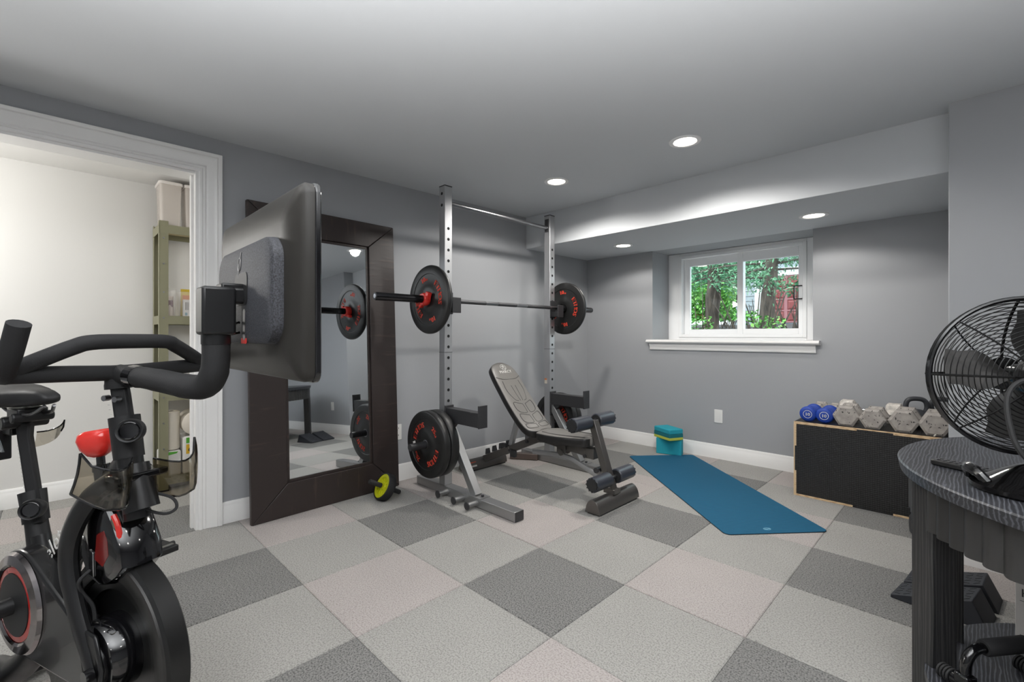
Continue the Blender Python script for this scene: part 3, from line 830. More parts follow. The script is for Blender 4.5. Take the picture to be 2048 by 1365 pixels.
for q in (0, 1):
    m.tube(spline([(0.024, -0.052, -0.02), (0.005 - .01 * q, -0.075, -0.04), (-0.012, -0.08, -0.062 - .012 * q), (0.005, -0.066, -0.078 - .018 * q), (0.03, -0.05, -0.072 - .022 * q)], 5), 0.003, 6)
m.build('cables', GLOSS, sc)
# saddle
m = MB(); secs = []
for u, hw, zt, th in ((-0.345, 0.012, 0.928, 0.014), (-0.355, 0.022, 0.937, 0.03), (-0.39, 0.027, 0.945, 0.045), (-0.44, 0.034, 0.946, 0.052), (-0.49, 0.05, 0.945, 0.055), (-0.53, 0.076, 0.948, 0.055), (-0.57, 0.092, 0.953, 0.05), (-0.61, 0.09, 0.955, 0.044), (-0.635, 0.07, 0.952, 0.035), (-0.645, 0.04, 0.946, 0.018)):
    sec = []
    for k in range(18):
        a = 2 * PI * k / 18; cx, sz = math.cos(a), math.sin(a)
        y = hw * math.copysign(abs(cx) ** 0.7, cx)
        z = zt - th / 2 + th / 2 * math.copysign(abs(sz) ** 0.7, sz) - (0.022 * (abs(y) / 0.09) ** 2) - (0.006 * math.exp(-(y / 0.012) ** 2) if sz > 0.3 else 0)
        sec.append((u, y, z))
    secs.append(sec)
m.loft(secs); sd = m.build('saddle', MATTE, bike, sharp=70)
m = MB()
for sgn in (-1, 1):
    m.tube(spline([(-0.36, 0.01 * sgn, 0.90), (-0.405, 0.02 * sgn, 0.876), (-0.47, 0.022 * sgn, 0.872), (-0.55, 0.022 * sgn, 0.875), (-0.60, 0.03 * sgn, 0.905)], 4), 0.0045, 8)
m.build('saddle_rails', STEEL, sd)
m = MB(); m.box((-0.49, 0, 0.872), (0.07, 0.066, 0.03)); m.cyl((-0.46, -0.045, 0.862), (-0.46, 0.045, 0.862), 0.014, 12); m.cyl((-0.51, -0.05, 0.845), (-0.51, 0.05, 0.845), 0.018, 12); m.box((-0.56, 0, 0.83), (0.07, 0.05, 0.05)); m.box((-0.59, -0.02, 0.775), (0.03, 0.03, 0.09)); m.build('saddle_clamp', SATIN, sd, bevel=0.004)
# weight holders behind the seat: two smoked wings
for sgn in (-1, 1):
    m = MB(); rows = []
    for k in range(8):
        t = k / 7
        u = -0.545 + 0.065 * t; v = sgn * (0.03 + 0.04 * math.sin(PI * .55 * t)); zz = 0.782 + 0.035 * t * t
        rows.append([(u, v, zz - .012 - .012 * (1 - t)), (u, v + .006 * sgn, zz), (u - .004, v + .01 * sgn, zz + .02)])
    sheet_rows = rows
    V = [p for r_ in rows for p in r_]
    for i in range(7):
        for j in range(2): m.f.append((i * 3 + j, i * 3 + j + 1, i * 3 + j + 4, i * 3 + j + 3))
    m.v = V
    m.build('weight_holder', SMOKE, bike)
    m = MB(); m.tube([r_[2] for r_ in rows] + [rows[-1][1], rows[-1][0]], .0022, 6); m.build('holder_edge', GLOSS, bike)
# flywheel with stepped face, cover band and drive hub
Ty = Matrix.Translation((0.025, 0, 0.345)) @ Matrix.Rotation(R(90), 4, 'X')      # local z -> -y (camera side)
m = MB(); m.lathe([(0, -0.02), (0.15, -0.02), (0.16, -0.024), (0.215, -0.025), (0.222, -0.02), (0.222, 0.02), (0.215, 0.026), (0.175, 0.028), (0.168, 0.02), (0.14, 0.017), (0.134, 0.006), (0.09, 0.004), (0, 0.004)], 64, Ty)
fw = m.build('flywheel', mat('flywheel_black', (30, 30, 30), 0.35, 0.3), bike)
m = MB(); m.lathe([(0.176, 0.0285), (0.18, 0.031), (0.213, 0.030), (0.2155, 0.026)], 64, Ty); m.build('flywheel_rim', mat('flywheel_rim', (44, 43, 42), 0.38, 0.3), fw)
m = MB(); m.lathe([(0.085, 0.004), (0.085, 0.05), (0.078, 0.062), (0.03, 0.066), (0, 0.066)], 40, Ty); hb2 = m.build('drive_hub', GLOSS, bike)
m = MB(); m.prism([(-0.012, -0.075), (0.05, -0.062), (0.06, 0.0), (0.03, 0.07), (-0.02, 0.075), (-0.04, 0.03)], 0.0665, 0.075, Matrix.Translation((0.025, 0, 0.345)) @ Matrix.Rotation(R(90), 4, 'X')); m.build('hub_plate', SATIN, hb2, bevel=0.006)
# resistance shroud over the flywheel
SHP = [(-0.085,.61),(-.09,.555),(-.055,.51),(.0,.498),(.045,.512),(.08,.535),(.107,.562),(.098,.605),(.062,.66),(.03,.695),(-.005,.722),(-.05,.70),(-.075,.66)]
m = MB(); secs = []
c = (0.0, 0.60)
for y, k in ((-0.046, 0.78), (-0.042, 0.92), (-0.03, 1.0), (0.03, 1.0), (0.042, 0.92), (0.046, 0.78)):
    secs.append([(c[0] + (p[0] - c[0]) * k, y, c[1] + (p[1] - c[1]) * k) for p in SHP])
m.loft(secs); sh = m.build('resistance_shroud', GLOSS, bike, sharp=40)
m = MB(); m.prism([(-.01, 0.565), (0.0, 0.625), (0.03, 0.64), (0.045, 0.62), (0.05, 0.585), (0.025, 0.555)], 0.0452, 0.0466, Matrix.Rotation(R(90), 4, 'X')); m.build('red_window', REDD, sh)
m = MB(); m.tube(spline([(0.05, -0.036, 0.675), (0.068, -0.036, 0.655), (0.075, -0.034, 0.62)], 4), 0.006, 8); m.build('red_strip', REDG, sh)
m = MB(); m.prism([(-.035, 0.525), (-.031, 0.585), (-.014, 0.58), (-.012, 0.522)], 0.0452, 0.0485, Matrix.Rotation(R(90), 4, 'X')); m.build('socket_plate', STEEL, sh, bevel=0.002)
m = MB(); m.tube(spline([(-.02, -0.05, 0.54), (-.024, -0.07, 0.52), (-.028, -0.062, 0.49), (-.02, -0.045, 0.45), (-.01, -0.045, 0.40)], 5), 0.004, 8); m.build('power_plug', RUBBER, bike)
m = MB(); m.tube(spline([(0.06, -0.02, 0.735), (0.085, 0.0, 0.69), (0.115, 0.035, 0.665), (0.13, 0.055, 0.675), (0.12, 0.05, 0.70), (0.085, 0.02, 0.72), (0.06, -0.01, 0.75)], 6), 0.0035, 8); m.build('cable_loop', RUBBER, bike)
m = MB(); m.tube([(0.06, 0, 0.785), (0.095, 0.0, 0.685)], [0.03, 0.035], 20); m.build('neck_cover', SATIN, bike)
# resistance knob on the down tube
T = Matrix.Translation((-0.085, -0.006, 0.826)) @ Matrix.Rotation(R(-12), 4, 'Y')
m = MB(); secs = []
for z, r in ((-0.036, 0.011), (-0.03, 0.022), (-0.012, 0.034), (0.010, 0.039), (0.024, 0.036), (0.031, 0.028), (0.027, 0.016), (0.024, 0.004)):
    secs.append([tuple(T @ Vector((r * (1 + .11 * math.cos(3 * a)) * math.cos(a), r * (1 + .11 * math.cos(3 * a)) * math.sin(a), z))) for a in [2 * PI * k / 30 for k in range(30)]])
m.loft(secs); rk = m.build('resistance_knob', REDG, bike, sharp=60, label='bright red lobed resistance knob')
m = MB(); m.cyl((-0.079, -.006, 0.80), (-0.074, -.006, 0.765), 0.009, 12); m.cyl((-0.075, -.006, 0.773), (-0.073, -.006, 0.756), 0.018, 16); m.cyl((-0.073, -.006, 0.757), (-0.064, -.003, 0.70), 0.016, 16); m.build('knob_stem', GLOSS, bike)
# bottle holders: two curved smoked sheets either side of the neck
def sheet(mb, rows, th):
    """rows: list of polylines (same length); closed thin sheet"""
    n, k = len(rows), len(rows[0]); V = [[Vector(p) for p in r] for r in rows]
    out = []
    for i in range(n):
        for j in range(k):
            a = V[min(i + 1, n - 1)][j] - V[max(i - 1, 0)][j]; b = V[i][min(j + 1, k - 1)] - V[i][max(j - 1, 0)]
            out.append(a.cross(b).normalized() * th)
    A = [p for r in V for p in r]; vs = A + [p + o for p, o in zip(A, out)]; N = n * k; fs = []
    for i in range(n - 1):
        for j in range(k - 1):
            q = (i * k + j, i * k + j + 1, (i + 1) * k + j + 1, (i + 1) * k + j); fs.append(q); fs.append(tuple(x + N for x in reversed(q)))
    for i in range(n - 1):
        for j in (0, k - 1): fs.append((i * k + j, (i + 1) * k + j, (i + 1) * k + j + N, i * k + j + N))
    for j in range(k - 1):
        for i in (0, n - 1): fs.append((i * k + j, i * k + j + 1, i * k + j + 1 + N, i * k + j + N))
    mb.add(vs, fs)
for sgn, off in ((-1, 0), (1, -0.03)):
    rows = []
    for i in range(9):
        t = i / 8                                # across, from the neck outwards
        bul = math.sin(PI * t)
        v = 0.028 + 0.095 * t
        zt = 0.815 + 0.012 * t + (0.02 if t > .9 else 0) - 0.018 * bul + off * .6; zb = 0.732 + 0.03 * t * t - 0.02 * bul + off * .6
        ut, ub = 0.115 + 0.045 * bul + off, 0.10 + 0.06 * bul + off
        rows.append([(ub + (ut - ub) * j / 4 + 0.008 * math.sin(PI * j / 4), sgn * (v + (0.010 * (1 - j / 4) if t > .5 else 0)), zb + (zt - zb) * j / 4) for j in range(5)])
    m = MB(); sheet(m, rows, 0.003); m.build('bottle_holder', SMOKE, bike)
    m = MB(); m.tube([rows[i][4] for i in range(9)], .0026, 6); m.tube([rows[i][0] for i in range(9)], .0026, 6); m.tube(rows[8], .0026, 6); m.build('holder_edge', GLOSS, bike)
m = MB(); m.box((0.075, 0, 0.765), (0.05, 0.11, 0.018)); m.build('holder_bracket', GLOSS, bike, bevel=0.005)
# chain guard with round crank disc
m = MB()
Tg = Matrix.Rotation(R(90), 4, 'X')
def hull(c0, r0, c1, r1, n=14):
    dx, dz = c1[0] - c0[0], c1[1] - c0[1]; L = math.hypot(dx, dz); th = math.atan2(dz, dx); be = math.acos((r0 - r1) / L)
    return [(c0[0] + r0 * math.cos(th + be + (2 * PI - 2 * be) * i / n), c0[1] + r0 * math.sin(th + be + (2 * PI - 2 * be) * i / n)) for i in range(n + 1)] + \
           [(c1[0] + r1 * math.cos(th - be + 2 * be * i / 8), c1[1] + r1 * math.sin(th - be + 2 * be * i / 8)) for i in range(9)]
BBX, BBZ = -0.315, 0.402
m.prism(hull((BBX, BBZ), 0.135, (0.02, 0.335), 0.062, 26), 0.028, 0.075, Tg)
cg = m.build('chain_guard', mat('scuffed_gloss_black', (26, 26, 27), 0.22, var=(40, 0.35), coat=0.3), bike, bevel=0.008, seg=3)
Tk = Matrix.Translation((BBX, 0, BBZ)) @ Tg
m = MB(); m.lathe([(0.13, 0.076), (0.124, 0.084), (0.102, 0.088), (0.096, 0.084), (0.096, 0.0755), (0.13, 0.0755)], 48, Tk); m.build('guard_ring', mat('dark_chrome', (150, 144, 144), 0.08, 1.0), cg)
m = MB(); m.lathe([(0.094, 0.0755), (0.094, 0.083), (0.08, 0.084), (0.08, 0.0755)], 48, Tk); m.build('red_ring', mat('bright_red_ring', (176, 38, 32), 0.15, coat=.5), cg)
m = MB(); m.lathe([(0.079, 0.0755), (0.079, 0.086), (0.03, 0.09), (0, 0.09)], 40, Tk); m.build('crank_disc', MATTE, cg)
m = MB(); m.tube([(BBX, -0.09, BBZ), (BBX, -0.125, BBZ)], [0.022, 0.02], 16); m.tube([(BBX + .012, -0.115, BBZ + .004), (BBX - 0.08, -0.128, BBZ - 0.034), (BBX - 0.155, -0.13, BBZ - 0.07)], [0.019, 0.015, 0.015], 12)
ck = m.build('crank_arm', SATIN, bike)
m = MB(); m.tube([(BBX, 0.06, BBZ), (BBX, 0.11, BBZ)], [0.022, 0.02], 16); m.tube([(BBX - .012, 0.1, BBZ - .004), (BBX + 0.08, 0.112, BBZ + 0.034), (BBX + 0.155, 0.115, BBZ + 0.07)], [0.019, 0.015, 0.015], 12); m.build('crank_arm', SATIN, bike)
for x, z, y in ((BBX - 0.155, BBZ - .07, -0.185), (BBX + 0.155, BBZ + .07, 0.16)):
    m = MB(); m.box((x, y, z), (0.09, 0.075, 0.018)); m.cyl((x, y - 0.05, z), (x, y + 0.05, z), 0.008, 8); pd = m.build('pedal', MATTE, bike, bevel=0.004)
    m = MB(); m.box((x + 0.03, y, z + .009), (0.012, 0.06, 0.006)); m.box((x - 0.03, y, z + .009), (0.012, 0.06, 0.006)); m.build('pedal_clip', STEEL, pd)
m = MB(); m.prism([(BBX + 0.10, .27), (BBX + 0.23, .31), (BBX + .24, .22), (BBX + .16, .165)], 0.03, 0.06, Tg); m.build('lower_cover', clear('smoked_cover', (70, 68, 64), .12, .05), bike, bevel=0.004)
# ---------------------------------------------------------------- leaning wall mirror
DWOOD = wood('dark_brown_wood', (50, 42, 40), (66, 54, 50), 2.2, (1, 1, 9), 0.42, 0.25)
DWOODH = wood('dark_brown_wood_across', (50, 42, 40), (66, 54, 50), 2.2, (1, 9, 1), 0.42, 0.25)
mir = thing('wall_mirror', 'tall mirror in a wide dark wooden frame, leaning on the wall behind the bike', 'mirror', (-2.938, 1.302, 0.001))
mir.rotation_euler = (Matrix.Rotation(R(2.3), 4, 'Z') @ Matrix.Rotation(R(-2.4), 4, 'Y')).to_euler()
# local: +x faces the room, y along the wall, z up
MW, MH, ST, BR, TR = 0.985, 1.895, 0.205, 0.2, 0.172
W2 = MW / 2
def bar(poly, name, m):
    a = MB(); a.add([(-0.032, p[0], p[1]) for p in poly] + [(0.0, p[0], p[1]) for p in poly],
                    [(3, 2, 1, 0), (4, 5, 6, 7)] + [(i, (i + 1) % 4, 4 + (i + 1) % 4, 4 + i) for i in range(4)])
    return a.build(name, m, mir, bevel=0.0035)
g = 0.0015
bar([(-W2, 0), (-W2 + ST - g, BR - 0.0), (-W2 + ST - g, MH - TR), (-W2, MH)], 'frame_stile', DWOOD)
bar([(W2, MH), (W2 - ST + g, MH - TR), (W2 - ST + g, BR), (W2, 0)], 'frame_stile', DWOOD)
bar([(-W2 + g * 2, 0), (W2 - g * 2, 0), (W2 - ST, BR - g), (-W2 + ST, BR - g)], 'frame_rail', DWOODH)
bar([(-W2 + g * 2, MH), (-W2 + ST, MH - TR + g), (W2 - ST, MH - TR + g), (W2 - g * 2, MH)], 'frame_rail', DWOODH)
a = MB(); x0, x1, z0, z1 = -W2 + ST - .002, W2 - ST + .002, BR - .002, MH - TR + .002
for lo, hi in (((-0.031, x0, z0), (-0.012, x0 + .018, z1)), ((-0.031, x1 - .018, z0), (-0.012, x1, z1)), ((-0.031, x0, z0), (-0.012, x1, z0 + .018)), ((-0.031, x0, z1 - .018), (-0.012, x1, z1))): a.box2(lo, hi)
a.build('inner_lip', DWOOD, mir, bevel=0.002)
MIRM = mat('mirror_glass', (226, 230, 232), 0.015, 1.0)
a = MB(); a.box2((-0.03, x0, z0), (-0.018, x1, z1)); a.build('mirror_glass', MIRM, mir)
BKM = mat('mirror_backing', (70, 62, 56), 0.8)

# ---------------------------------------------------------------- ab roller leaning on the mirror foot
YEL = mat('lime_yellow_plastic', (204, 206, 28), 0.4)
ab = thing('ab_roller', 'lime yellow ab wheel with black handles at the foot of the mirror', 'ab wheel', (-2.775, 1.575, 0.084))
ab.rotation_euler = Vector((0.05, 0.87, -0.48)).to_track_quat('Z', 'Y').to_euler()
a = MB(); a.lathe([(0.079, -0.028), (0.087, -0.026), (0.09, -0.016), (0.09, 0.016), (0.087, 0.026), (0.079, 0.028)], 44)
for k in range(44):
    a.box((0.0885 * math.cos(2 * PI * k / 44), 0.0885 * math.sin(2 * PI * k / 44), 0), (0.004, 0.005, 0.04), rz=2 * PI * k / 44)
a.build('tyre', RUBBER, ab)
a = MB(); a.lathe([(0.079, -0.024), (0.079, 0.024), (0.06, 0.024), (0.056, 0.012), (0.03, 0.012), (0.026, 0.024), (0, 0.024)], 40)
a.lathe([(0.079, -0.024), (0.06, -0.024), (0.056, -0.012), (0.03, -0.012), (0.026, -0.024), (0, -0.024)], 40)
for k in range(10): a.box((0.043 * math.cos(2 * PI * k / 10), 0.043 * math.sin(2 * PI * k / 10), 0), (0.03, 0.005, 0.04), rz=2 * PI * k / 10)
a.build('wheel', YEL, ab)
for s_ in (-1, 1):
    a = MB(); a.tube([(0, 0, .03 * s_), (0, 0, .034 * s_), (0, 0, .12 * s_), (0, 0, .125 * s_)], [.013, .016, .0155, .012], 14); a.build('handle', RUBBER, ab)

# ---------------------------------------------------------------- squat rack
GUN = mat('gunmetal_steel', (158, 158, 158), 0.36, 0.75)
GUNF = mat('pale_gunmetal', (184, 185, 187), 0.42, 0.8)
HOLE = mat('black_hole', (10, 10, 11), 0.8)
BLK = mat('black_powder_coat', (50, 50, 52), 0.45)
rack = thing('squat_rack', 'grey steel squat rack with two perforated posts, spotter arms and a pull up bar', 'squat rack', (-2.6, 2.505, 0))
PY = (1.945 - 2.505, 3.06 - 2.505)
PW = 0.064; PT = 2.13
for k, py in enumerate(PY):
    sg = -1 if k == 0 else 1
    a = MB(); a.box2((-0.30, py - 0.037, 0.004), (0.715, py + 0.037, 0.062)); b0 = a.build('base_tube', GUN, rack, bevel=0.003)
    for x in (0.716, -0.301):
        a = MB(); a.box((x, py, 0.033), (0.004, 0.07, 0.056)); a.build('end_cap', BLK, b0)
    a = MB(); a.box2((-PW / 2, py - PW / 2, 0.0625), (PW / 2, py + PW / 2, PT)); p0 = a.build('post', GUNF, rack, bevel=0.003)
    me = None
    zs = [0.42 + 0.0746 * i for i in range(20)]
    for z in zs:
        if me is None:
            a = MB(); a.cyl((0.0, 0, 0), (0.0012, 0, 0), 0.0105, 14); h = a.build('hole', HOLE, p0); me = h.data
        else: h = bpy.data.objects.new('hole', me); C.objects.link(h); h.parent = p0
        h.location = (PW / 2 - 0.0002, py, z)
    if k == 0:
        for z in (PT - 0.05, PT - 0.13):
            h = bpy.data.objects.new('hole', me); C.objects.link(h); h.parent = p0; h.location = (0, py - PW / 2 + .0002, z); h.rotation_euler = (0, 0, R(-90))
    a = MB(); a.box((0, py, PT + 0.003), (PW, PW, 0.006)); a.build('post_cap', BLK, p0)
    a = MB(); a.box((0.001, py, 0.98), (PW + 0.002, PW + 0.002, 0.0025)); a.build('post_joint', BLK, p0)
    # brace from the front of the base up to the post
    a = MB(); a.beam((0.335, py, 0.06), (0.035, py, 0.50), 0.056, 0.05, (0, 0, 1)); br_ = a.build('brace', GUN, rack, bevel=0.003)
    a = MB(); a.box((0.345, py, 0.0645), (0.14, 0.085, 0.005)); a.build('foot_plate', GUN, br_)
    a = MB(); a.cyl((0.39, py, 0.067), (0.39, py, 0.077), 0.010, 8); a.build('bolt', BLK, br_)
    # band pegs on the base
    for x in (0.07, 0.24, 0.375) if k == 0 else (0.07, 0.24):
        a = MB(); a.cyl((x, py + sg * 0.036, 0.033), (x, py + sg * 0.115, 0.033), 0.017, 14); pg = a.build('band_peg', GUN, rack)
        a = MB(); a.cyl((x, py + sg * 0.115, 0.033), (x, py + sg * 0.121, 0.033), 0.0245, 16); a.build('peg_cap', BLK, pg)
    # spotter arm
    a = MB(); a.box2((0.04, py - 0.032, 0.505), (0.385, py + 0.032, 0.60)); a.box2((0.034, py - 0.037, 0.41), (0.046, py + 0.037, 0.615))
    a.add([(0.046, py - 0.02, 0.505), (0.046, py + .02, .505), (0.046, py - .02, .42), (.046, py + .02, .42), (.13, py - .02, .505), (.13, py + .02, .505)], [(0, 2, 3, 1), (0, 4, 2), (1, 3, 5), (2, 4, 5, 3), (0, 1, 5, 4)])
    sa_ = a.build('spotter_arm', BLK, rack, bevel=0.003)
    a = MB(); a.box((0.39, py, 0.575), (0.01, 0.075, 0.145)); a.build('end_plate', BLK, sa_, bevel=0.002)
    # bar hook
    a = MB(); a.box2((0.033, py - 0.034, 1.245), (0.041, py + 0.034, 1.395)); a.box2((0.041, py - 0.026, 1.255), (0.125, py + 0.026, 1.302)); a.box2((0.118, py - 0.037, 1.25), (0.127, py + 0.037, 1.355))
    a.build('bar_hook', BLK, rack, bevel=0.003)
    # plate storage peg
    a = MB(); a.cyl((0.0, py + sg * 0.032, 0.362), (0.0, py + sg * 0.29, 0.362), 0.0235, 20); a.build('storage_peg', BLK, rack)
    a = MB(); a.box2((-0.026, py - sg * 0.032 - (0.002 if sg > 0 else 0), 0.68), (0.0, py - sg * .032 + (0 if sg > 0 else .002), 0.725)) if k else None
    if k:
        a.build('warning_sticker', mat('sticker_paper', (205, 196, 182), 0.6), p0)
        a = MB(); a.box2((-0.026, py - 0.0346, 0.712), (0.0, py - 0.0338, 0.725)); a.build('sticker_heading', mat('orange_print', (196, 112, 62), 0.6), p0)
a = MB(); a.cyl((0.0, PY[0] + PW / 2, 2.024), (0.0, PY[1] - PW / 2, 2.024), 0.0165, 18); a.build('pull_up_bar', STEEL, rack)
a = MB(); a.box2((-0.02, PY[1] - PW / 2 - 0.006, 1.99), (0.02, PY[1] - PW / 2, 2.1)); a.build('bar_bracket', BLK, rack)
a = MB(); a.beam((-0.10, PY[1] - 0.037, 0.03), (-0.31, PY[1] - 0.17, 0.03), 0.05, 0.05); a.build('rear_foot', mat('brown_grey_steel', (120, 108, 102), 0.4, 0.6), rack, bevel=0.003)

# ---------------------------------------------------------------- barbell
BLKCH = mat('black_chrome', (64, 64, 66), 0.16, 0.9)
BX, BZ = -2.515, 1.331
bb = thing('barbell', 'olympic barbell with black sleeves resting on the rack hooks', 'barbell', (BX, 2.46, BZ))
a = MB(); a.cyl((0, -0.66, 0), (0, 0.66, 0), 0.0142, 18); a.build('shaft', STEEL, bb)
for y0, y1 in ((-0.5, -0.22), (-0.1, 0.1), (0.22, 0.5)):
    a = MB(); a.cyl((0, y0, 0), (0, y1, 0), 0.01455, 18); a.build('knurled_grip', mat('knurled_steel', (92, 92, 94), 0.55, 0.9, bump=(900, .8, .0008)), bb)
for s_ in (-1, 1):
    a = MB(); a.tube([(0, .66 * s_, 0), (0, .69 * s_, 0)], .038, 22); a.tube([(0, .69 * s_, 0), (0, 1.09 * s_, 0), (0, 1.1 * s_, 0)], [.025, .025, .022], 22); sl_ = a.build('sleeve', BLKCH, bb)
    a = MB(); a.cyl((0, 1.1 * s_, 0), (0, 1.1015 * s_, 0), .014, 18); a.build('end_ring', CHROME, sl_)

# ---------------------------------------------------------------- bumper plates: local z = axis, lettered face at +z
PLB = mat('black_bumper_rubber', (30, 30, 30), 0.42, bump=(120, .05, .001))
LET = mat('red_orange_print', (222, 72, 52), 0.55)
def plate(label, loc, yaw, r, t, num, roll, rootlabel=True):
    rt = thing('bumper_plate', label, 'weight plate', loc)
    rt.rotation_euler = (Matrix.Rotation(yaw, 4, 'Z') @ Matrix.Rotation(R(90), 4, 'X') @ Matrix.Rotation(R(roll), 4, 'Z')).to_euler()
    h = t / 2
    half = [(r - .004, h - .003), (r - .010, h), (r * .76, h), (r * .745, h - .004), (r * .42, h - .004), (r * .40, h - .001), (.03, h - .001)]
    prof = [(.0268, h - .003)] + half[::-1] + [(r, h - .010), (r, -h + .010)] + [(a_, -b_) for a_, b_ in half] + [(.0268, -h + .003), (.0268, h - .003)]
    a = MB(); a.lathe(prof, 64); a.build('disc', PLB, rt)
    a = MB(); a.lathe([(.0265, h), (.0265, -h), (.030, -h), (.034, -h + .002), (.034, h - .002), (.030, h), (.0265, h)], 32); a.build('hub_ring', STEEL, rt)
    a = MB()
    for sd_ in (1,):
        Tm = Matrix.Translation((0, 0, h - .0034))
        arc_letters(a, 'ETHOS', .052, r * .50, 0, 15.5, Tm, 1.05, bold=.0022)
        arc_letters(a, 'ETHOS', .052, r * .50, 180, 15.5, Tm, 1.05, bold=.0022)
        for am in (90, 270):
            arc_letters(a, num, .045, r * .56, am + 4, 9.5, Tm, 1.0, bold=.0022)
            arc_letters(a, 'LB', .020, r * .56, am - 11, 5, Tm, 1.0, bold=.001)
    a.build('lettering', LET, rt)
    return rt
plate('thin black 10 pound plate on the left end of the barbell', (BX, 1.755, BZ), 0, .225, .034, '10', 20)
plate('thin black 10 pound plate on the right end of the barbell', (BX, 3.165, BZ), 0, .225, .034, '10', 5)
LPX, LPZ = -2.6, .362
plate('thick black 25 pound plate, the outer one on the lower left peg', (LPX, 1.80, LPZ), 0, .225, .05, '25', 135)
plate('thick black plate behind the 25 pound plate on the lower left peg', (LPX, 1.862, LPZ), 0, .225, .066, '45', 20)
plate('black plate on the lower right peg, the one nearer the post', (LPX, 3.152, LPZ), 0, .225, .06, '45', 30)
plate('black plate on the lower right peg, the one farther from the post', (LPX, 3.212, LPZ), 0, .225, .05, '25', 10)
tg = MB(); tg.box((0, 0, 0), (.03, .001, .05)); tg = tg.build('price_tag', PLATE, None, loc=(LPX - .01 - .115, 1.774, LPZ - .02), rot=(0, R(-18), 0))
tag(tg, 'small white paper tag stuck to the outer 25 pound plate', 'tag')
# red clamp collar on the near sleeve
cl = thing('bar_collar', 'bright red plastic clamp collar on the left barbell sleeve', 'clamp', (BX, 1.712, BZ))
a = MB(); a.tube([(0, .022, 0), (0, .012, 0), (0, -.012, 0), (0, -.022, 0)], [.038, .042, .042, .036], 16); a.build('clamp_ring', REDG, cl)
a = MB(); a.box((.04, 0, .02), (.03, .032, .05), ry=R(20)); a.box((-.03, 0, -.038), (.04, .03, .02), ry=R(-30)); a.build('clamp_lever', REDG, cl, bevel=.004)
c2 = dup(cl, (BX, 3.205, BZ), None, 'bright red plastic clamp collar on the right barbell sleeve'); c2.rotation_euler = (0, 0, PI)

# ---------------------------------------------------------------- adjustable weight bench (local x from head to foot, y across)
PADC = mat('grey_vinyl_pad', (126, 123, 119), 0.36, bump=(420, .12, .0006))
PADS = mat('black_vinyl_side', (34, 33, 33), 0.4)
SEAM = mat('dark_seam', (62, 60, 60), 0.5)
DSTEEL = mat('dark_steel', (104, 101, 98), 0.34, 0.7)
ROLL = mat('blue_black_foam_roller', (54, 57, 65), 0.3)
bench = thing('weight_bench', 'adjustable weight bench with grey ribbed pad and four dark foam rollers', 'bench', (-2.25, 2.55, 0))
def BP(x, z, y=0): return Vector((x + 2.25, y, z))
def padloft(stations, th):
    """stations: (centre x,z, half width); thickness below; normal from tangent"""
    P = [BP(s[0], s[1]) for s in stations]; top = []; und = []
    n = len(P)
    for i, st in enumerate(stations):
        a_ = P[max(i - 1, 0)]; b_ = P[min(i + 1, n - 1)]; tv = (b_ - a_).normalized(); nv = tv.cross(Vector((0, 1, 0))).normalized()
        if nv.z < 0: nv = -nv
        w_ = st[2]; k = min(1.0, w_ / .06)
        e = .012 * k; t2 = th * (0.5 + .5 * k)
        sec = [(-w_ + e, 0), (-w_ * .5, .006 * k), (0, .008 * k), (w_ * .5, .006 * k), (w_ - e, 0), (w_ - e * .3, -e * .35), (w_, -e), (w_, -t2 + e), (w_ - e, -t2), (-w_ + e, -t2), (-w_, -t2 + e), (-w_, -e), (-w_ + e * .3, -e * .35)]
        top.append([tuple(P[i] + nv * q[1] + Vector((0, q[0], 0))) for q in sec])
    return top
def build_pad(name, stations, th):
    secs = padloft(stations, th); k = len(secs[0])
    a = MB(); a.loft(secs); o = a.build(name, [PADC, PADS], bench, sharp=50)
    for pg in o.data.polygons:
        ids = sorted(v % k for v in pg.vertices)
        if len(pg.vertices) == 4 and not all((i <= 4 or i == 12 or i == 5) for i in ids): pg.material_index = 1
    return o
def station_curve(pts, n): 
    q = spline([(p[0], p[1], p[2]) for p in pts], n); return [(v.x, v.y, max(v.z, .01)) for v in q]
bk_st = station_curve([(-2.695, .872, .05), (-2.685, .862, .085), (-2.655, .832, .122), (-2.60, .77, .136), (-2.53, .685, .138), (-2.46, .605, .142), (-2.39, .53, .142), (-2.32, .462, .140), (-2.27, .424, .132), (-2.235, .412, .108), (-2.215, .409, .07)], 3)
bp_ = build_pad('backrest_pad', bk_st, .055)
st_st = station_curve([(-2.215, .40, .07), (-2.20, .405, .11), (-2.16, .408, .128), (-2.05, .408, .125), (-1.93, .412, .11), (-1.83, .418, .1), (-1.79, .42, .085), (-1.775, .42, .05)], 3)
sp_ = build_pad('seat_pad', st_st, .06)
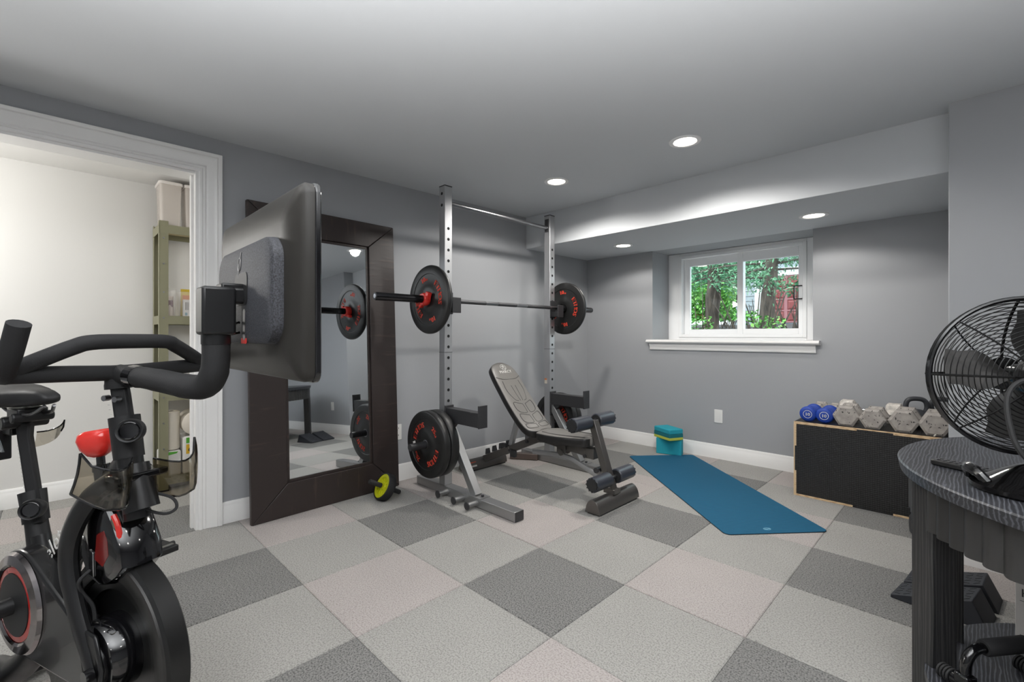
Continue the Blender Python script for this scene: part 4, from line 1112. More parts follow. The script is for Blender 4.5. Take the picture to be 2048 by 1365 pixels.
# raised seams
def on_pad(st, t, y, off=.009):
    i = min(len(st) - 2, max(0, int(t * (len(st) - 1)))); f = t * (len(st) - 1) - i
    p = BP(*st[i][:2]).lerp(BP(*st[i + 1][:2]), f); d_ = (BP(*st[i + 1][:2]) - BP(*st[i][:2])).normalized(); nv = d_.cross(Vector((0, 1, 0)))
    if nv.z < 0: nv = -nv
    w_ = st[i][2]; 
    return p + nv * (.0075 - .0065 * (abs(y) / max(w_, .02)) ** 2 + off - .009) + Vector((0, y, 0))
def seam(st, pts, nm='seam', par=None):
    a = MB(); a.tube(spline([on_pad(st, t, y) for t, y in pts], 5), .0021, 5); a.build(nm, SEAM, par)
seam(bk_st, [(.30, -.125), (.325, -.06), (.325, .06), (.30, .125)], 'seam', bp_)
for sg in (-1, 1):
    seam(bk_st, [(.34, .085 * sg), (.42, .09 * sg), (.50, .06 * sg), (.515, .03 * sg)], 'seam', bp_)
    seam(bk_st, [(.38, .022 * sg), (.46, .018 * sg), (.515, .012 * sg)], 'seam', bp_)
    for r_ in range(3):
        t0 = .545 + .105 * r_; w_ = .1 + .006 * r_
        a = MB(); loop = [(t0, .014 * sg), (t0 - .012, .05 * sg), (t0 - .025, (w_ - .012) * sg), (t0, w_ * sg), (t0 + .05, (w_ - .006) * sg), (t0 + .075, .06 * sg), (t0 + .078, .018 * sg), (t0 + .04, .012 * sg)]
        a.tube(spline([on_pad(bk_st, t, y) for t, y in loop] + [on_pad(bk_st, *loop[0])], 3), .0021, 5); a.build('rib_panel', SEAM, bp_)
seam(st_st, [(.28, -.085), (.45, -.088), (.8, -.07)], 'seam', sp_); seam(st_st, [(.25, .0), (.45, .085), (.8, .07)], 'seam', sp_)
LOGOM = mat('pale_logo_print', (222, 220, 216), 0.5)
def logo_T(t, st):
    p = on_pad(st, t, 0, .0098); q = on_pad(st, t + .03, 0, .0098); d_ = (q - p).normalized(); Y = -d_; X = Vector((0, 1, 0)); Z = X.cross(Y)
    return Matrix(((X.x, Y.x, Z.x, p.x), (X.y, Y.y, Z.y, p.y), (X.z, Y.z, Z.z, p.z), (0, 0, 0, 1)))
a = MB(); letters(a, 'MARCY', .036, logo_T(.265, bk_st), 1.1, bold=.0012)
Tl = logo_T(.19, bk_st)
a.tube([tuple(Tl @ Vector((.027 * math.cos(q), .027 * math.sin(q), .001))) for q in [2 * PI * i / 24 for i in range(24)]], .0022, 5, closed=True)
for s_ in ([(-.012, -.02), (-.006, .0), (.0, .012)], [(.012, -.02), (.006, .0), (.0, .012)], [(-.016, .006), (.0, .014), (.016, .004)], [(0, .008), (.002, .02)]): a.tube([tuple(Tl @ Vector((p[0], p[1], .001))) for p in s_], .0024, 5)
a.build('pad_logo', LOGOM, bp_)
# steel frame
a = MB()
for p, q in (((-2.86, .075), (-2.56, .205)), ((-2.56, .205), (-2.27, .335)), ((-2.27, .335), (-2.20, .345)), ((-2.20, .345), (-1.79, .31))): a.beam(BP(*p), BP(*q), .05, .055)
a.build('main_beam', DSTEEL, bench, bevel=.003)
a = MB(); a.beam(BP(-1.785, .53), BP(-1.64, .105), .052, .05, (1, 0, 0)); a.build('front_leg', DSTEEL, bench, bevel=.003)
a = MB(); a.box(BP(-1.80, .312), (.075, .058, .07)); a.build('leg_bracket', DSTEEL, bench, bevel=.003)
for x, z in ((-1.83, .29), (-2.54, .205), (-2.36, .30)):
    a = MB(); a.cyl(BP(x, z, -.04), BP(x, z, .04), .012, 10); a.build('pivot_bolt', BLK, bench)
# backrest support strut and hinge bracket
a = MB(); a.beam(BP(-2.375, .475), BP(-2.375, .30), .035, .04, (1, 0, 0)); a.beam(BP(-2.56, .655), BP(-2.25, .36), .03, .035); a.build('backrest_support', STEEL, bench, bevel=.003)
a = MB(); a.beam(BP(-2.46, .52), BP(-2.56, .235), .035, .035, (1, 0, 0)); a.build('support_strut', GUNF, bench, bevel=.003)
a = MB()
for sg in (-1, 1): a.box(BP(-2.03, .315, .034 * sg), (.075, .006, .075)); a.cyl(BP(-2.03, .28, .03 * sg), BP(-2.03, .28, .045 * sg), .022, 14)
a.build('hinge_plates', DSTEEL, bench)
for q in range(4):
    a = MB(); t = q / 3; x = -2.83 + .24 * t; z = .115 + .105 * t
    a.prism([(x - .012, z), (x + .012, z + .008), (x - .002, z + .05), (x - .008, z + .045)], -.02, .02, Matrix.Translation((2.25, 0, 0)) @ Matrix.Rotation(R(90), 4, 'X'))
    a.build('ladder_tooth', BLK, bench)
a = MB(); a.box(BP(-2.5, .185, -.035), (.05, .03, .05)); a.box(BP(-2.6, .235, -.03), (.05, .03, .03)); a.build('latch', BLK, bench, bevel=.004)
# lower link arms
a = MB(); a.tube(spline([BP(-2.36, .215, .035), BP(-2.05, .235, .035), BP(-1.9, .20, .035), BP(-1.72, .13, .035)], 5), .02, 8, flat=(1, .5, 1)); a.build('link_arm', GUNF, bench)
a = MB()
for sg in (-1, 1): a.beam(BP(-1.74, .215, .032 * sg), BP(-1.63, .135, .032 * sg), .008, .03)
a.build('roller_links', CHROME, bench)
a = MB(); a.cyl(BP(-1.735, .215, -.045), BP(-1.735, .215, .045), .018, 14); a.build('link_pivot', BLK, bench)
# foam rollers
for x, z in ((-1.795, .522), (-1.64, .18)):
    a = MB(); a.cyl(BP(x, z, -.215), BP(x, z, .215), .012, 12); a.build('roller_rod', STEEL, bench)
    for sg in (-1, 1):
        a = MB(); c_ = [BP(x, z, sg * v) for v in (.045, .05, .215, .22)]; a.tube(c_, [.04, .046, .046, .042], 24); ro = a.build('foam_roller', ROLL, bench)
        a = MB(); a.tube([BP(x, z, sg * .0435), BP(x, z, sg * .0475)], .037, 20); a.build('roller_cap', RUBBER, ro)
        a = MB(); a.tube([BP(x, z, sg * .2205), BP(x, z, sg * .2245)], .037, 20)
        for k in range(12):
            an = 2 * PI * k / 12; a.box(BP(x + .039 * math.cos(an), z + .039 * math.sin(an), sg * .222), (.012, .004, .006), ry=-an)
        a.build('roller_cap', RUBBER, ro)
# feet
def foot(x, y0, y1, r, name):
    a = MB(); prof = [(r * math.cos(PI * i / 12), .012 + r * 1.55 * math.sin(PI * i / 12)) for i in range(13)]
    prof = [(r * 1.0, .012)] + prof + [(-r, .012)]
    secs = [[tuple(BP(x + p[0], p[1], y)) for p in prof] for y in (y0, y1)]
    a.loft(secs); o = a.build(name, DSTEEL, bench, bevel=.002)
    a = MB(); a.box(BP(x, .0065, (y0 + y1) / 2), (r * 1.7, (y1 - y0) * .94, .011)); a.build('rubber_sole', RUBBER, o)
    return o
foot(-1.635, -.225, .24, .052, 'front_foot')
rf = foot(-2.885, -.225, .225, .05, 'rear_foot')
a = MB(); a.box(BP(-1.64, .1, 0), (.085, .07, .03)); a.build('foot_clamp', DSTEEL, bench, bevel=.003)
Ts = Matrix.Translation(BP(-2.8455, .055, -.14)) @ Matrix.Rotation(R(62), 4, 'Y') 
a = MB(); a.box((0, 0, 0), (.04, .055, .002), Ts); st_ = a.build('warning_label', mat('label_paper', (214, 210, 206), .6), rf)
a = MB(); a.box((-.014, 0, .0008), (.012, .055, .0016), Ts); a.build('label_heading', mat('orange_red_print', (204, 84, 56), .6), rf)

# ---------------------------------------------------------------- yoga mat and blocks
MATM = mat('teal_blue_mat', (30, 94, 126), 0.8, spec=.3)
nt = MATM.node_tree; bsd = nt.nodes['Principled BSDF']; tcn = nt.nodes.new('ShaderNodeTexCoord'); wv = nt.nodes.new('ShaderNodeTexWave')
wv.inputs['Scale'].default_value = 26; wv.bands_direction = 'X'; bpn = nt.nodes.new('ShaderNodeBump'); bpn.inputs['Strength'].default_value = .7; bpn.inputs['Distance'].default_value = .003
nt.links.new(tcn.outputs['Object'], wv.inputs['Vector']); nt.links.new(wv.outputs['Fac'], bpn.inputs['Height']); nt.links.new(bpn.outputs[0], bsd.inputs['Normal'])
c0 = Vector((-2.212, 3.701)); c1 = Vector((-1.803, 4.150)); c2_ = Vector((-.58, 3.065)); c3 = Vector((-.939, 2.606))
ctr = (c0 + c1 + c2_ + c3) / 4; ax = ((c2_ + c3) / 2 - (c0 + c1) / 2); L_ = ax.length; ang = math.atan2(ax.y, ax.x); wd = ((c1 - c0).length + (c2_ - c3).length) / 2
ym = thing('yoga_mat', 'teal blue yoga mat lying flat on the carpet', 'yoga mat', (ctr.x, ctr.y, 0), ang)
a = MB(); a.prism(rrect(L_, wd, .035, 6), 0.0005, .006); a.build('mat_top', MATM, ym, bevel=.0015)
a = MB(); a.prism(rrect(L_ + .003, wd + .003, .036, 6), 0.0003, .0035); a.build('mat_underside', RUBBER, ym)
a = MB(); a.tube([(L_ / 2 - .05 + .012 * math.cos(q), -.03 + .02 * math.sin(q), .0066) for q in [2 * PI * i / 18 for i in range(18)]], .0022, 5, closed=True)
a.tube([(L_ / 2 - .05, -.045, .0066), (L_ / 2 - .047, -.03, .0066), (L_ / 2 - .053, -.02, .0066), (L_ / 2 - .05, -.014, .0066)], .002, 5); a.build('mat_emblem', mat('pale_blue_print', (120, 176, 200), .6), ym)
TEAL = mat('turquoise_foam', (34, 160, 178), 0.8); TEALD = mat('deep_teal_foam', (14, 112, 120), 0.8); LIME = mat('lime_foam', (196, 206, 84), 0.8)
b1 = thing('yoga_block', 'turquoise foam yoga block standing on the carpet, under the striped one', 'yoga block', (-1.985, 4.05, 0.0005), R(14))
a = MB(); a.box((0, 0, .0735), (.225, .085, .145)); a.build('block', TEAL, b1, bevel=.005)
b2 = thing('yoga_block', 'striped turquoise, teal and lime yoga block laid on top of the other block', 'yoga block', (-1.99, 4.035, .1475), R(-26))
for z0, z1, mm in ((.0, .024, LIME), (.024, .056, TEALD), (.056, .1, TEAL)):
    a = MB(); a.box2((-.112, -.075, z0), (.112, .075, z1)); a.build('foam_layer', mm, b2, bevel=.003 if z1 < .07 else .008)
# ---------------------------------------------------------------- plyometric box with weights on top
PLY = wood('birch_plywood', (214, 186, 148), (190, 156, 118), 6, (1, 1, 14), 0.55, 0.1)
FILM = dotted('black_antislip_film', (44, 43, 43), 85, 1.0, 0.4, 0.3)
X0, Y0, BW, BD, BH = -0.87, 3.614, 0.762, 0.562, 0.505
box = thing('plyo_box', 'black plywood jump box with pale finger jointed edges under the dumbbells', 'jump box', (X0, Y0, 0))
def ybox(name, lo, hi, m, bev=.0012):
    a = MB(); a.box2(lo, hi); return a.build(name, m, box, bevel=bev)
t = .018
ybox('front_panel', (0.0005, 0, .0005), (BW - .0005, t, BH - .0005), FILM)
ybox('back_panel', (0, BD - t, 0), (BW, BD, BH), FILM)
ybox('side_panel', (0, t + .0005, 0), (t, BD - t - .0005, BH), FILM)
ybox('side_panel', (BW - t, t + .0005, 0), (BW, BD - t - .0005, BH), FILM)
ybox('top_panel', (t + .0005, t + .0005, BH - t), (BW - t - .0005, BD - t - .0005, BH), FILM)
# fingers of the edge joints that show bare wood on the front face
e = .0012
for lo, hi in (((0, -e, BH - t * .85), (.35, t * .5, BH + .0006)), ((.53, -e, BH - t * .85), (BW, t * .5, BH + .0006)), ((.35, -e * .6, BH - .006), (.53, t * .5, BH + .0006)),
               ((-.0006, -e, .34), (t * .85, t * .5, BH - t * .85)), ((-.0006, -e, .012), (t * .85, t * .5, .17)), ((-.0006, -e * .6, .17), (.006, t * .5, .34)),
               ((0, -e, .0), (.33, t * .5, t * .7)), ((.53, -e, .0), (BW, t * .5, t * .7)), ((BW - t * .85, -e, .34), (BW + .0006, t * .5, BH - t * .85))):
    ybox('joint_finger', lo, hi, PLY, .0006)

BT = BH + .001
HEXG = mat('chipped_grey_enamel', (158, 152, 146), 0.5, var=(26, .16))
nt = HEXG.node_tree; bs = nt.nodes['Principled BSDF']
vn = nt.nodes.new('ShaderNodeTexNoise'); vn.inputs['Scale'].default_value = 62; vn.inputs['Detail'].default_value = 3
tcn = nt.nodes.new('ShaderNodeTexCoord'); nt.links.new(tcn.outputs['Object'], vn.inputs['Vector'])
rp = nt.nodes.new('ShaderNodeValToRGB'); rp.color_ramp.elements[0].position = .335; rp.color_ramp.elements[0].color = (0.02, 0.02, 0.02, 1); rp.color_ramp.elements[1].position = .36; rp.color_ramp.elements[1].color = (1, 1, 1, 1)
nt.links.new(vn.outputs['Fac'], rp.inputs[0]); mxn = nt.nodes.new('ShaderNodeMix'); mxn.data_type = 'RGBA'; mxn.blend_type = 'MULTIPLY'; mxn.inputs[0].default_value = 1
src = bs.inputs['Base Color'].links[0].from_socket
nt.links.new(src, mxn.inputs[6]); nt.links.new(rp.outputs[0], mxn.inputs[7]); nt.links.new(mxn.outputs[2], bs.inputs['Base Color'])
HEXW = mat('worn_white_enamel', (206, 200, 192), 0.55, var=(30, .3))
BLUE = mat('royal_blue_vinyl', (22, 62, 158), 0.5)
def dumbbell(label, x, y, R_, hl, gl, m, kind='hex', yaw=0.0, num=None, group=None):
    """axis along local y, resting on a flat of the hexagon; R_ = across-flats / 2"""
    rc = R_ / math.cos(PI / 6) if kind == 'hex' else R_
    t_ = thing('dumbbell', label, 'dumbbell', (x, y, BT + R_), yaw)
    for s_ in (-1, 1):
        a = MB(); c_, e_ = s_ * (gl / 2 + hl / 2), hl / 2
        Tm = Matrix.Translation((0, c_, 0)) @ Matrix.Rotation(R(90), 4, 'X')
        if kind == 'hex':
            ch = .018
            a.loft([[tuple(Tm @ Vector((p[0], p[1], z))) for p in ngon(rr_, 6)] for z, rr_ in ((-e_, rc * .80), (-e_ + ch * .5, rc), (e_ - ch * .5, rc), (e_, rc * .80))])
        else:
            a.lathe([(0, -e_), (R_ * .72, -e_), (R_ * .93, -e_ * .7), (R_, -e_ * .2), (R_, e_ * .2), (R_ * .93, e_ * .7), (R_ * .72, e_), (0, e_)], 36, Tm)
        h_ = a.build('head', m, t_, sharp=25 if kind == 'hex' else 50)
        if num and s_ < 0:
            a = MB(); Tn = Matrix.Translation((0, c_ - e_ - .0006, 0)) @ Matrix.Rotation(R(90), 4, 'X') 
            letters(a, num, .030, Tn @ Matrix.Translation((0, -.0105, 0)), 1.0, bold=.001)
            a.tube([tuple(Tn @ Vector((.025 * math.cos(q), .025 * math.sin(q), .0))) for q in [2 * PI * i / 24 for i in range(24)]], .0016, 5, closed=True)
            a.build('weight_number', MARK, h_)
    a = MB(); a.tube([(0, gl / 2 * v, 0) for v in (-1, -.6, 0, .6, 1)], [.014, .016, .0175, .016, .014], 14); a.build('grip', CHROME if kind == 'hex' else m, t_)
    return t_
YF_ = Y0 + .035
def row(px, y): # x of a point seen at pixel column px in the plane y
    s = math.sqrt(.5); r = (px - 1024.0) / 921.0; return y * (r - 1) / (r + 1)
dumbbell('royal blue round dumbbell marked 10, the left one of the pair', row(1615, YF_), YF_ + .105, .052, .045, .12, BLUE, 'round', 0, '10')
dumbbell('royal blue round dumbbell marked 10, the right one, its number tilted', row(1648, YF_), YF_ + .105, .052, .045, .12, BLUE, 'round', 0, '10')
dumbbell('chipped grey hex dumbbell next to the blue ones, first of the front row', row(1691, YF_), YF_ + .11, .064, .055, .11, HEXG)
dumbbell('chipped grey hex dumbbell, second of the front row from the blue ones', row(1744, YF_), YF_ + .105, .061, .055, .10, HEXG)
dumbbell('chipped grey hex dumbbell, third of the front row from the blue ones', row(1807, YF_), YF_ + .12, .066, .065, .11, HEXG)
dumbbell('chipped grey hex dumbbell at the right end of the front row', row(1870, YF_), YF_ + .12, .066, .065, .11, HEXG)
YK = Y0 + .36
dumbbell('small grey hex dumbbell behind the left blue dumbbell', row(1637, YK), YK + .03, .047, .045, .10, HEXG)
dumbbell('small grey hex dumbbell behind the right blue dumbbell', row(1668, YK), YK + .03, .047, .045, .10, HEXG)
dumbbell('long pale worn dumbbell lying crosswise in the back row', (row(1708, YK) + row(1785, YK)) / 2 - .015, YK + .02, .066, .085, .17, HEXW, 'hex', R(90))
KB = mat('dark_cast_iron', (56, 58, 62), 0.42)
def kettlebell(label, x, y, yaw, s):
    t_ = thing('kettlebell', label, 'kettlebell', (x, y, BT), yaw)
    a = MB(); a.lathe([(0, 0), (.045 * s, 0), (.062 * s, .012 * s), (.075 * s, .045 * s), (.07 * s, .08 * s), (.05 * s, .105 * s), (.025 * s, .115 * s), (0, .117 * s)], 26); a.build('ball', KB, t_, sharp=60)
    a = MB(); a.tube(spline([(-.046 * s, 0, .09 * s), (-.057 * s, 0, .13 * s), (-.050 * s, 0, .168 * s), (-.025 * s, 0, .186 * s), (.025 * s, 0, .186 * s), (.050 * s, 0, .168 * s), (.057 * s, 0, .13 * s), (.046 * s, 0, .09 * s)], 5), .0155 * s, 12); a.build('handle', KB, t_)
kettlebell('dark iron kettlebell behind the third grey hex dumbbell, the nearer one', -.258, 3.975, R(20), .95)
kettlebell('dark iron kettlebell at the back right, partly behind the nearer one', -.137, 4.055, R(10), .95)
cd = MB(); cd.tube(spline([(X0 + BW - .05, Y0 + .02, BT + .003), (X0 + BW - .035, Y0 + .06, BT + .02), (X0 + BW - .02, Y0 + .11, BT + .045), (X0 + BW - .03, Y0 + .18, BT + .02), (X0 + BW - .02, Y0 + .25, BT + .004)], 5), .004, 6)
cd = cd.build('cord', mat('off_white_cord', (206, 202, 192), .8)); tag(cd, 'off white cord beside the rightmost hex dumbbell', 'cord')

# ---------------------------------------------------------------- round drum on the floor before the box
dr = thing('round_drum', 'low round black drum with a small brass tag, on the carpet behind the table leg', 'drum', (-.075, 3.40, 0))
a = MB(); a.lathe([(0, .0005), (.165, .0005), (.175, .01), (.178, .05), (.176, .085), (.168, .098), (.15, .102), (.10, .104), (0, .105)], 48); a.build('drum_body', mat('dark_grey_plastic', (58, 59, 61), .45), dr, sharp=25)
a = MB(); a.lathe([(.145, .1015), (.15, .104), (.155, .103), (.155, .101)], 48); a.build('rim', BLK, dr)
a = MB(); a.box((-.145, -.10, .06), (.02, .02, .035), rz=R(35)); a.build('brass_tag', mat('brass', (176, 140, 92), .4, .7), dr, bevel=.003)

# ---------------------------------------------------------------- round side table
TWOOD = wood('charcoal_stained_oak', (44, 45, 49), (84, 86, 92), 36, (1, .16, 1), 0.42, 0.12)
TLEG = wood('black_stained_oak', (38, 38, 39), (62, 61, 60), 5, (9, 9, .5), 0.4, 0.3)
TAPR = mat('charcoal_fluted_wood', (52, 51, 50), 0.42, var=(9, .3), stretch=(1, 1, .2))
TCX, TCY, TR_, TZ = .572, 2.061, .752, .70
tab = thing('round_table', 'round charcoal stained wooden table with a fluted apron, at the right edge', 'table', (TCX, TCY, 0))
a = MB(); a.lathe([(0, TZ - .036), (TR_ - .012, TZ - .036), (TR_ - .006, TZ - .034), (TR_, TZ - .004), (TR_ - .004, TZ), (0, TZ)], 160); a.build('tabletop', TWOOD, tab, sharp=25)
a = MB(); N = 84; ap = []; RA = TR_ - .028
prof_o, prof_i = [], []
for k in range(N):
    for q in range(6):
        an = 2 * PI * (k + q / 6) / N; rr_ = RA - .014 * (1 - math.sin(PI * q / 6)) ; prof_o.append((rr_ * math.cos(an), rr_ * math.sin(an)))
n_ = len(prof_o); RI = RA - .032
for p in prof_o:
    l_ = math.hypot(*p); prof_i.append((p[0] / l_ * RI, p[1] / l_ * RI))
z0, z1 = TZ - .165, TZ - .0365
vs = [(p[0], p[1], z0) for p in prof_o] + [(p[0], p[1], z1) for p in prof_o] + [(p[0], p[1], z0) for p in prof_i] + [(p[0], p[1], z1) for p in prof_i]
fs = []
for i in range(n_):
    j = (i + 1) % n_; fs += [(i, j, n_ + j, n_ + i), (2 * n_ + j, 2 * n_ + i, 3 * n_ + i, 3 * n_ + j), (j, i, 2 * n_ + i, 2 * n_ + j)]
a.add(vs, fs); a.build('fluted_apron', TAPR, tab, sharp=28)
LEGS = []
lx, ly = -.080 - TCX, 1.815 - TCY
for k in range(4):
    an = math.atan2(ly, lx) + k * PI / 2; rl = math.hypot(lx, ly)
    a = MB(); a.beam((rl * math.cos(an), rl * math.sin(an), .001), (rl * math.cos(an), rl * math.sin(an), TZ - .0365), .07, .07, (math.cos(an + .40), math.sin(an + .40), 0)); a.build('leg', TLEG, tab, bevel=.004)
SX, SY, SR, SZ = .43 - TCX, 1.82 - TCY, .53, .15
a = MB(); a.lathe([(0, SZ - .025), (SR, SZ - .025), (SR, SZ), (0, SZ)], 96, Matrix.Translation((SX, SY, 0))); a.build('lower_shelf', TWOOD, tab, sharp=25)
a = MB(); px_, py_ = -.035 - TCX, 1.99 - TCY
a.box2((px_ - .016, py_ - .016, .001), (px_ + .016, py_ + .016, TZ - .0365)); a.build('inner_post', TLEG, tab, bevel=.003)

# ---------------------------------------------------------------- desk fan, seen from behind
FANB = mat('fan_gloss_black', (20, 20, 21), 0.2, coat=.4)
WIRE = mat('fan_wire_black', (26, 26, 26), 0.3, .3)
BLADE = clear('smoked_blade', (150, 148, 144), .1, .08)
BLADED = mat('grey_fan_blade', (58, 57, 56), .3, .4)
def cam_pt(r, d): return ((r - d) * math.sqrt(.5), (r + d) * math.sqrt(.5))
FR, FD, FZ = 1.322, 1.19, 1.094 - (752 - 672) / 921 * 1.19
fx, fy = cam_pt(FR, FD)
axr, axd = .30, .954
axx, axy = cam_pt(axr, axd)
fan = thing('desk_fan', 'black metal desk fan with a wire cage, standing on the round table', 'fan', (fx, fy, TZ), math.atan2(axy, axx))
# local x = blowing direction (away from the camera), z up; cage centre at local height hz
hz = FZ - TZ; RF = .2
def ringpts(r, x, n=56): return [(x, r * math.cos(2 * PI * k / n), hz + r * math.sin(2 * PI * k / n)) for k in range(n)]
a = MB(); a.tube(ringpts(RF, -.004), .0062, 8, closed=True); a.tube(ringpts(RF - .002, .012), .0045, 8, closed=True); a.build('cage_rim', FANB, fan)
def bulge(r, depth): return depth * (1 - (r / RF) ** 2.6)
front, rear = MB(), MB()
for k in range(15):
    r = .05 + (RF - .06) * k / 14
    front.tube(ringpts(r, .014 + bulge(r, .068), 44), .0013, 4, closed=True); rear.tube(ringpts(r, -.012 - bulge(r, .062), 44), .0013, 4, closed=True)
for k in range(8):
    an = 2 * PI * k / 8 + PI / 8 * 0; c_, s_ = math.cos(an), math.sin(an)
    for mb, sg, dp_ in ((front, 1, .068), (rear, -1, .062)):
        rs = [.04, .07, .1, .13, .16, .18, .195, .2]
        mb.tube([(sg * (.013 + bulge(r, dp_)) , r * c_, hz + r * s_) for r in rs], .0022 if k % 2 else .0034, 5)
front.build('front_grille', WIRE, fan); rear.build('rear_grille', WIRE, fan)
a = MB(); Tx = Matrix.Translation((0, 0, hz)) @ Matrix.Rotation(R(90), 4, 'Y')
a.lathe([(0, .084), (.03, .084), (.043, .08), (.045, .074), (0, .074)], 28, Tx); a.build('front_badge', FANB, fan)
a = MB(); a.lathe([(0, -.165), (.02, -.164), (.042, -.152), (.056, -.125), (.06, -.09), (.06, -.065), (0, -.065)], 32, Tx); a.build('motor_housing', FANB, fan)
a = MB(); a.lathe([(0, .03), (.028, .03), (.03, .02), (.03, -.03), (0, -.03)], 24, Tx); hub = a.build('blade_hub', FANB, fan)
for k in range(4):
    a = MB(); rows = []
    base = 2 * PI * k / 4 + R(8)
    for i in range(6):
        r = .028 + .14 * i / 5; wdt = .35 + .33 * math.sin(PI * min(1, i / 4.2)) if i else .32
        rows.append([(-.02 + .04 * j / 4, r * math.cos(base + wdt * (j / 4 - .5) * 1.6), hz + r * math.sin(base + wdt * (j / 4 - .5) * 1.6)) for j in range(5)])
    sheet(a, rows, .0012); a.build('fan_blade', BLADED, fan)
a = MB(); a.lathe([(0, .0005), (.118, .0005), (.122, .006), (.122, .016), (.112, .021), (.108, .024), (.09, .032), (.06, .052), (.036, .066), (.02, .072), (0, .073)], 48, Matrix.Translation((-.045, 0, 0))); a.build('fan_base', mat('dark_chrome_base', (58, 57, 58), .1, .95), fan, sharp=25)
a = MB(); a.tube(spline([(-.05, 0, .065), (-.055, 0, .12), (-.085, 0, hz - .06), (-.1, 0, hz - .03)], 5), .012, 12); a.build('fan_neck', FANB, fan)
a = MB(); lp = []
for k in range(40):
    an = 2 * PI * k / 40; e_ = 1.0
    cy, cz = math.copysign(abs(math.cos(an)) ** .75, math.cos(an)), math.copysign(abs(math.sin(an)) ** .75, math.sin(an))
    lp.append((-.15 + .03 * cz, .04 + .075 * cy, hz - .10 + .10 * cz))
a.tube(lp, .0058, 8, closed=True); a.build('tilt_bail', RUBBER, fan)
a = MB(); a.tube(spline([(-.05, .10, .02), (-.035, .112, .04), (.0, .112, .046), (.03, .10, .036), (.045, .088, .016)], 4), [.012, .014, .014, .012], 10); a.build('base_switch', FANB, fan)

# ---------------------------------------------------------------- remote control
rem = thing('remote_control', 'slim black remote control lying on the round table beside the fan base', 'remote control', (-.012, 1.884, TZ), math.atan2(-.072, .142))
a = MB(); a.prism(rrect(.165, .042, .012), .0006, .017); a.build('remote_body', mat('black_remote_plastic', (28, 28, 29), .35), rem, bevel=.004)
me = None
for i in range(9):
    for j in range(3):
        if me is None:
            a = MB(); a.prism(rrect(.009, .007, .002, 2), 0, .0025); o = a.build('button', mat('grey_button', (92, 92, 94), .5), rem); me = o.data
        else: o = bpy.data.objects.new('button', me); C.objects.link(o); o.parent = rem
        o.location = (-.068 + .0152 * i, -.012 + .012 * j, .0168)

# ---------------------------------------------------------------- squat wedges
WEDG = mat('black_wedge_rubber', (46, 48, 54), 0.6)
def wedge(label, loc, yaw):
    t_ = thing('squat_wedge', label, 'squat wedge', loc, yaw)
    L_, W_, H_ = .275, .155, .098; ov = .0
    poly = [(-L_ / 2, .0005), (L_ / 2 + .015, .0005), (L_ / 2 - .03, H_), (-L_ / 2, .014)]
    a = MB(); a.prism(poly, -W_ / 2, W_ / 2, Matrix.Rotation(R(90), 4, 'X')); a.build('wedge_body', WEDG, t_, bevel=.003)
    d_ = Vector((L_ - .03, 0, H_ - .014)); Ls = d_.length; an = math.atan2(d_.z, d_.x)
    a = MB(); rn = random.Random(2)
    for i in range(8):
        for j in range(5):
            T_ = Matrix.Translation((-L_ / 2, 0, .014)) @ Matrix.Rotation(-an, 4, 'Y')
            a.box((.02 + i * (Ls - .04) / 7, -W_ / 2 + .018 + j * (W_ - .036) / 4, .0004), (.022, .0028, .0016), T_, rz=R(32 if (i + j) % 2 else -32))
    o = a.build('tread_ribs', RUBBER, t_); o['kind'] = 'stuff'
    a = MB(); letters(a, 'SQUAT', .03, Matrix.Translation((L_ / 2 - .006, 0, .042)) @ Matrix.Rotation(R(90), 4, 'Z') @ Matrix.Rotation(R(65), 4, 'X'))
    return t_
wa = math.radians(-4)
wedge('black rubber squat wedge on the carpet behind the table leg, the nearer one', (-.095, 2.535, 0), R(-9))
wedge('black rubber squat wedge on the carpet, the farther one touching the wall side', (-.07, 2.715, 0), R(-6))

# ---------------------------------------------------------------- things on the lower shelf
CARD = mat('white_carton', (226, 222, 218), .5)
PRT = mat('dark_grey_print', (64, 62, 62), .6)
bx = thing('product_box', 'tall white product carton with grey print on the lower table shelf', 'box', (.171, 2.08, SZ + .0005), R(-15))
a = MB(); a.box2((-.07, -.05, 0), (.07, .05, .255)); a.build('carton', CARD, bx, bevel=.002)
Tf = Matrix.Translation((0, -.0505, 0)) @ Matrix.Rotation(R(90), 4, 'X')
a = MB(); letters(a, 'Hyp', .034, Tf @ Matrix.Translation((-.03, .165, 0))); letters(a, 'A', .026, Tf @ Matrix.Translation((-.048, .215, 0)), bold=.002); a.build('carton_lettering', PRT, bx)
for k in range(6):
    a = MB(); a.box((-.01, -.0504, .05 - .008 * k if k < 5 else .152), (.1, .0006, .0012)); a.build('print_line', PRT, bx)
a = MB(); a.prism([(-.05, .08), (-.035, .09), (-.018, .13), (-.024, .14), (-.042, .11)], .0504, .0509, Matrix.Rotation(R(90), 4, 'X')); a.build('carton_picture', mat('grey_print', (120, 118, 118), .6), bx)
